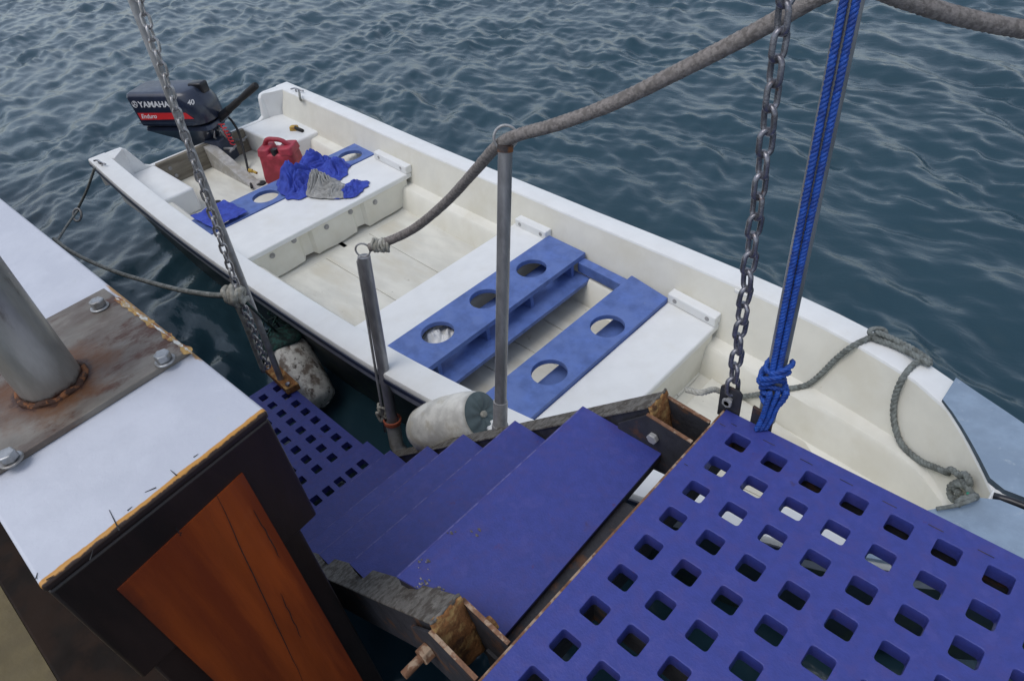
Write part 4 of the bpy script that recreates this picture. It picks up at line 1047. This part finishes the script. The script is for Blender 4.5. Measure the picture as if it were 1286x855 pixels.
# kill cord, fuel hose, levers
s = MB(); k0 = cw(LEN + .03, .12, -.03); kp = [k0]
for i in range(30):
    t = i / 29; a = i * 1.3; kp.append(k0 + V((.06, .03, 0)) * (.6 + .4 * t) + V((0, 0, -.16 * t)) + rx * math.cos(a) * .018 + ry * math.sin(a) * .010)
s.tube(spline(kp, .008), .0042, 6); s.build('kill_cord', M['red'], mo, smooth=True)
s = MB(); rr = random.Random(7)
for i in range(7):
    a = cw(LEN - .02, .08 + .03 * i, -.05 - .015 * i); b = a + V([rr.uniform(-.02, .08), rr.uniform(-.06, .06), rr.uniform(-.10, .03)]); s.tube([a, a.lerp(b, .5) + V([rr.uniform(-.02, .02) for _ in range(3)]), b], .008, 7)
s.build('control_linkage', M['galv'], mo, smooth=True)
s = MB(); h0 = cw(LEN + .03, .16, -.02); hE = at(316, 236, -1.10)
s.tube(spline([h0, dp(287, 148, 5.35), dp(299, 165, 5.30), dp(306, 190, 5.25), dp(312, 215, 5.2), hE], .03), .0095, 8); s.build('fuel_hose', M['rubber'], mo, smooth=True)
s = MB(); p = at(312, 214, -1.03); s.tube([p, p + V((.02, .02, -.01))], .015, 10); s.tube([p + V((.02, .02, -.01)), p + V((.06, .03, -.02))], .010, 10); s.build('hose_connector', M['yellow'], mo, smooth=True, auto=40)
# decals
def text_mesh(body, size, name, m, parent, O, ux, uy, bold=0., shear=0., depth=.0006, wscale=1.):
    cu = bpy.data.curves.new(name, 'FONT'); cu.body = body; cu.size = size; cu.extrude = depth; cu.offset = bold; cu.shear = shear
    tmp = bpy.data.objects.new('tmp', cu); COL.objects.link(tmp); dg = bpy.context.evaluated_depsgraph_get(); me = bpy.data.meshes.new_from_object(tmp.evaluated_get(dg))
    bpy.data.objects.remove(tmp); bpy.data.curves.remove(cu)
    uz = ux.cross(uy).normalized(); off = base_of(parent)
    for v_ in me.vertices: v_.co = O + ux * v_.co.x * wscale + uy * v_.co.y + uz * v_.co.z - off
    me.name = name; me.materials.clear(); me.materials.append(m); o = bpy.data.objects.new(name, me); COL.objects.link(o); o.parent = parent; return o
def side(a, z, out=.0015):                     # a point on the cowling's near side
    if z > .14: t = (z - .14) / (HT - .03 - .14); b = .006 + .006 * t
    else: b = .006 * max(0, (z - .045)) / .095
    return cw(a, b, z) - fy * out
zlean = (side(0, .2) - side(0, .14)).normalized()
sx_ = fx
sh = -.045 / .19
s = MB(); Rg = .023; c = side(.045, .178); ring = []
s.tube([c + (sx_ * math.cos(a) + zlean * math.sin(a)) * Rg for a in [2 * math.pi * i / 28 for i in range(28)]], .0022, 6, closed=True)
for k_ in range(3):
    a = rad(90 + 120 * k_); dv = sx_ * math.cos(a) + zlean * math.sin(a); pv = sx_ * -math.sin(a) + zlean * math.cos(a)
    s.prism([c - pv * .0028, c + pv * .0028, c + pv * .0028 + dv * .021, c - pv * .0028 + dv * .021], -fy * .001)
    s.prism([c + dv * .012 - pv * .008, c + dv * .012 + pv * .008, c + dv * .015 + pv * .008, c + dv * .015 - pv * .008], -fy * .0012)
s.build('emblem', M['white_decal'], cowl)
text_mesh('YAMAHA', .060, 'maker_lettering', M['white_decal'], cowl, side(.080, .156), fx, zlean, bold=.0016, wscale=1.12)
s = MB()
pts = [side(.035, .112), side(.045, .058), side(LEN - .06, .066), side(LEN - .115, .112)]
s.prism(pts, -fy * .0012); s.build('red_stripe', M['red'], cowl)
text_mesh('Enduro', .046, 'stripe_lettering', M['white_decal'], cowl, side(.058, .072, .0035), fx, zlean, bold=.0006, shear=.25, wscale=1.05)
text_mesh('40', .052, 'power_lettering', M['white_decal'], cowl, side(LEN - .075, .165, .004) + fy * .010, (fx + fy * .35).normalized(), zlean, bold=.001, shear=.2)
s = MB(); s.prism([side(.01, .036), side(.012, .028), side(LEN - .06, .030), side(LEN - .06, .037)], -fy * .001); s.build('seam_line', M['cowl_grey'], cowl)

# ------------------------------------------------------------------ things lying in the skiff
# red fuel can / bag
tk = thing('fuel_can', at(352, 222, -1.12), 'faded red plastic fuel can behind the blue rear seat board', 'fuel can')
c = at(362, 224, -1.122); ta = V((.80, .60, 0)).normalized(); tb2 = V((-.60, .80, 0))
def lump(mb, c, hx, hy, z0, z1, r, seed, wob=.006, ux=ta, uy=tb2, taper=.88):
    n = 40; v = []; f = []; zl = [0, .06, .25, .5, .75, .92, .98, 1.0]
    for t in zl:
        k = 1 - (1 - taper) * t; 
        if t == 0: k *= .95
        if t >= .98: k *= .93 if t < 1 else .82
        o = rrect(0, 0, hx * k, hy * k, min(r, hx * k * .9), 9)
        for (a, b) in o:
            p = V((a, b, 0)); q = c + ux * a + uy * b + V((0, 0, z0 + (z1 - z0) * t)); w_ = noise.noise(q * 11 + V((seed, 0, 0))) * wob
            v.append(q + (ux * a + uy * b).normalized() * w_ + V((0, 0, noise.noise(q * 9) * wob if t > .5 else 0)))
    n = len(o)
    for i in range(len(zl) - 1):
        for j in range(n): f.append((i * n + j, i * n + (j + 1) % n, (i + 1) * n + (j + 1) % n, (i + 1) * n + j))
    f.append(tuple(range(n))[::-1]); f.append(tuple((len(zl) - 1) * n + j for j in range(n))); mb.add(v, f)
s = MB(); lump(s, c, .15, .10, 0, .23, .045, 1); s.build('body', M['redplastic'], tk, smooth=True, auto=60)
s = MB(); cc_ = c + V((0, 0, .215)); lump(s, cc_ + ta * .085, .058, .088, 0, .055, .03, 2, .003); lump(s, cc_ - ta * .085, .050, .088, 0, .050, .03, 3, .003); s.build('shoulder', M['redplastic'], tk, smooth=True, auto=60)
s = MB(); hz = V((0, 0, .30)); s.tube(spline([c + V((0, 0, .25)) - ta * .11 + tb2 * .02, c + hz - ta * .07 + tb2 * .02, c + hz + V((0, 0, .01)), c + hz + ta * .06 - tb2 * .01, c + V((0, 0, .25)) + ta * .11], .01), .017, 12); s.build('handle', M['redplastic'], tk, smooth=True)
s = MB(); s.tube([c + V((0, 0, .215)) - tb2 * .06 , c + V((0, 0, .262)) - tb2 * .06], .026, 16); s.build('filler_cap', M['black'], tk, smooth=True, auto=40)

def cloth(name, cx, cy, z0, rx_, ry_, rot, hgt, seed, m, label, folds=9., group=None, hang=None, n=110, flat=False, lobes=None):
    """a crumpled cloth: ridged folds over a heap, ragged outline"""
    v = []; keep = {}; f = []; cs, sn = math.cos(rot), math.sin(rot)
    def out(a):
        return 1 + .22 * noise.noise(V((math.cos(a) * 1.4, math.sin(a) * 1.4, seed))) + .10 * noise.noise(V((math.cos(a) * 4, math.sin(a) * 4, seed + 3)))
    for i in range(n + 1):
        for j in range(n + 1):
            u = -1.25 + 2.5 * i / n; w_ = -1.25 + 2.5 * j / n; rr_ = math.hypot(u, w_); a = math.atan2(w_, u); R_ = out(a)
            if flat:
                ok = max(abs(u), abs(w_)) < 1.0 ; e = min(1, max(0, (1.02 - max(abs(u), abs(w_))) / .06))
            else:
                ok = rr_ < R_; e = min(1, max(0, (R_ - rr_) / .16))
            if not ok: continue
            p = V((u * rx_ * 8, w_ * ry_ * 8, seed)); 
            wx_ = noise.noise(p * 1.1) * .8; q = V((u * 1.4 + wx_, w_ * 1.4 + noise.noise(p * 1.1 + V((9, 0, 0))) * .8, seed))
            rid = 1 - abs(noise.noise(q * folds * .30)) * 2.4; rid2 = 1 - abs(noise.noise(q * folds * .75 + V((4, 4, 4)))) * 2.2
            dome = 1 if flat else max(0, 1 - (rr_ / R_) ** 2) ** .6
            if lobes: dome = min(1, max(0, (R_ - rr_) / .25)) * (.14 + max(h5 * math.exp(-(((u - u5) ** 2 + (w_ - v5) ** 2) / r5 ** 2)) for (u5, v5, r5, h5) in lobes))
            h_ = hgt * (dome * (.42 + .36 * rid + .17 * rid2)) if not flat else hgt * (.5 + .22 * rid + .1 * rid2)
            x = cx + cs * u * rx_ - sn * w_ * ry_ + .01 * noise.noise(p * 2); y = cy + sn * u * rx_ + cs * w_ * ry_ + .01 * noise.noise(p * 2 + V((3, 3, 0)))
            zb = z0 + .004
            if hang: zb = hang(x, y, zb)
            keep[(i, j)] = len(v); v.append((x, y, zb + max(0, h_) * e + .002))
    for i in range(n):
        for j in range(n):
            q = [(i, j), (i + 1, j), (i + 1, j + 1), (i, j + 1)]
            if all(k in keep for k in q): f.append(tuple(keep[k] for k in q))
    o = link(name, v, f, m, None, smooth=True); so_ = o.modifiers.new('solid', 'SOLIDIFY'); so_.thickness = .003; so_.offset = -1
    o.modifiers.new('sm', 'SUBSURF').levels = 0
    tag(o, label, 'cloth', group); return o
def drop(x, y, z):      # cloth sags off the blue board on to the white thwart beside it
    return z if x < -3.50 else z - .004
a = at(392, 216, -.86); cloth('blue_cloth', a.x, a.y, -.896, .24, .27, .30, .155, 3., M['cloth_blue'], 'crumpled bright blue cloth heaped on the rear seat board beside the grey rag', folds=9, hang=drop, n=150,
                              lobes=[(-.25, -.35, .42, 1.0), (-.35, .45, .35, .75), (.35, .50, .3, .45)])
a = at(440, 236, -.88); cloth('blue_cloth', a.x, a.y, -.899, .10, .13, .2, .050, 17., M['cloth_blue'], 'small tail of crumpled blue cloth lying right of the grey rag on the white thwart', folds=7, n=80, lobes=[(.1, -.3, .5, .9), (-.2, .5, .4, .6)])
a = at(409, 232, -.86); cloth('grey_rag', a.x + .02, a.y, -.897, .18, .115, .25, .135, 8., M['cloth_grey'], 'light grey rag draped over the blue cloth on the rear seat board', folds=15, n=130, lobes=[(-.45, .05, .55, 1.0), (.35, -.2, .45, .45)])
a = at(276, 271, -.89); cloth('folded_cloth', a.x, a.y, -.896, .15, .125, .05, .022, 5., M['cloth_blue'], 'flat folded blue cloth on the near end of the rear seat board', folds=4, flat=True, n=70)
a = at(552, 420, -.95); cloth('plastic_bag', a.x, a.y, -.977, .085, .10, 0, .065, 11., M['gel'], 'crumpled white plastic bag under the nearest hole of the three-hole seat board', folds=6, n=60, lobes=[(-.2, -.2, .4, .9), (.3, .3, .4, .6)])
# sponge and grey cord hanging by the far stern quarter
sp = thing('hand_bailer', at(372, 163, -.93), 'small yellow and black bailer on the far stern box', 'bailer')
s = MB(); p = at(369, 160, -.925); lump(s, p + V((0, 0, -.02)), .034, .028, 0, .03, .015, 4, .004); s.build('scoop', M['yellow'], sp, smooth=True)
s = MB(); s.tube([p + V((.02, 0, .0)), p + V((.11, .01, -.01))], .014, 10); s.build('grip', M['rubber'], sp, smooth=True)
gc = thing('hanging_line', at(378, 118, -.74), 'thin grey cord hanging from the far stern cleat down the inside of the skiff', 'cord')
s = MB(); s.tube(spline([at(376, 117, -.72), at(377, 124, -.735), dp(380, 133, 5.6), dp(386, 160, 5.5), dp(388, 190, 5.35), at(386, 196, -1.11)], .03), .009, 8); s.build('cord', M['rope_grey'], gc, smooth=True)

# ------------------------------------------------------------------ bow rope
bw = thing('bow_rope', at(1130, 520, -.8), 'weathered grey bow rope looped over the far gunwale and coiled at the stem', 'rope')
from mathutils.bvhtree import BVHTree
bpy.context.view_layer.update()
trees = []
for ch in boat.children:
    if ch.name.split('.')[0] in ('side_liner', 'gunwale', 'bow_pad', 'foredeck', 'stem_strip', 'floor_board'):
        mw = Matrix.Translation(base_of(ch)); trees.append(BVHTree.FromPolygons([mw @ v_.co for v_ in ch.data.vertices], [tuple(p.vertices) for p in ch.data.polygons]))
def onboat(px, py, lift=.012):
    d_ = ray(px, py).normalized(); best = None
    for tr_ in trees:
        h_ = tr_.ray_cast(CAM_C, d_)
        if h_[0] is not None and (best is None or h_[3] < best[1]):
            nn = h_[1] if h_[1].dot(d_) < 0 else -h_[1]; best = (h_[0] + nn * lift, h_[3])
    return best[0] if best else at(px, py, -.65)
s = MB()
g0 = onboat(1100, 424, .014); g1 = onboat(1164, 454, .014)
twisted(s, [onboat(*q) for q in ((905, 500), (940, 496), (985, 490), (1012, 486), (1032, 470), (1052, 450), (1074, 434))] + [g0], .0105, .055)
s.build('standing_part', M['rope_bow'], bw, smooth=True)
s = MB()
for k_ in range(3):
    twisted(s, [onboat(1094 + 3 * k_, 428 - 5 * k_, .013 + .004 * (k_ % 2)), onboat(1120, 437 - 6 * k_, .014), onboat(1145, 450 - 6 * k_, .015), onboat(1168, 462 - 5 * k_, .014)], .0105, .045, jit=.006, seed=k_)
kp = [g0 + rx * math.cos(a) * .030 + ry * math.sin(a) * .014 + V((0, 0, .012)) for a in [i * .7 for i in range(12)]]; s.tube(spline(kp, .006), .009, 8)
s.build('whipping', M['rope_bow'], bw, smooth=True)
s = MB()
w0 = [g1] + [onboat(*q) for q in ((1150, 458), (1136, 475), (1126, 502), (1126, 530), (1136, 557), (1158, 577), (1182, 588), (1196, 594))]
twisted(s, w0, .0105, .055); s.build('loop', M['rope_bow'], bw, smooth=True)
cc0 = [(1196, 593), (1206, 590), (1214, 597), (1222, 596), (1229, 604), (1222, 611), (1214, 608), (1208, 615), (1216, 620), (1208, 628), (1202, 622), (1205, 611), (1215, 604), (1226, 612), (1232, 622), (1222, 630), (1208, 634), (1200, 638)]
kp = [onboat(x, y, .014 + .012 * abs(math.sin(i * 1.3))) for i, (x, y) in enumerate(cc0)]
s = MB(); twisted(s, kp, .0100, .045); s.build('tangle', M['rope_bow'], bw, smooth=True)
e0 = onboat(1236, 624, .03)
s = MB(); s.tube(spline([onboat(1175, 643, .015), onboat(1200, 640, .02), onboat(1222, 633, .025), e0], .01), .006, 8); s.build('frayed_end', M['rope_bow'], bw, smooth=True)
s = MB(); p = onboat(1229, 622, .03); s.tube([p, p + V((.012, .01, .004))], .008, 8); s.build('green_twine', mat('green_twine', (.03, .30, .20), .8), bw, smooth=True)
# short grey rope scrap on the stringer end beside the chain
s = MB(); kp = [at(862, 489, .03), at(880, 493, .045), at(896, 489, .03), at(908, 492, .02), at(915, 488, .03)]
tw = thing('rope_scrap', at(885, 490, .03), 'frayed grey rope scrap lying on the rusty ladder bracket left of the chain', 'rope')
twisted(s, kp, .006, .03); s.build('strand', M['rope_pale'], tw, smooth=True)
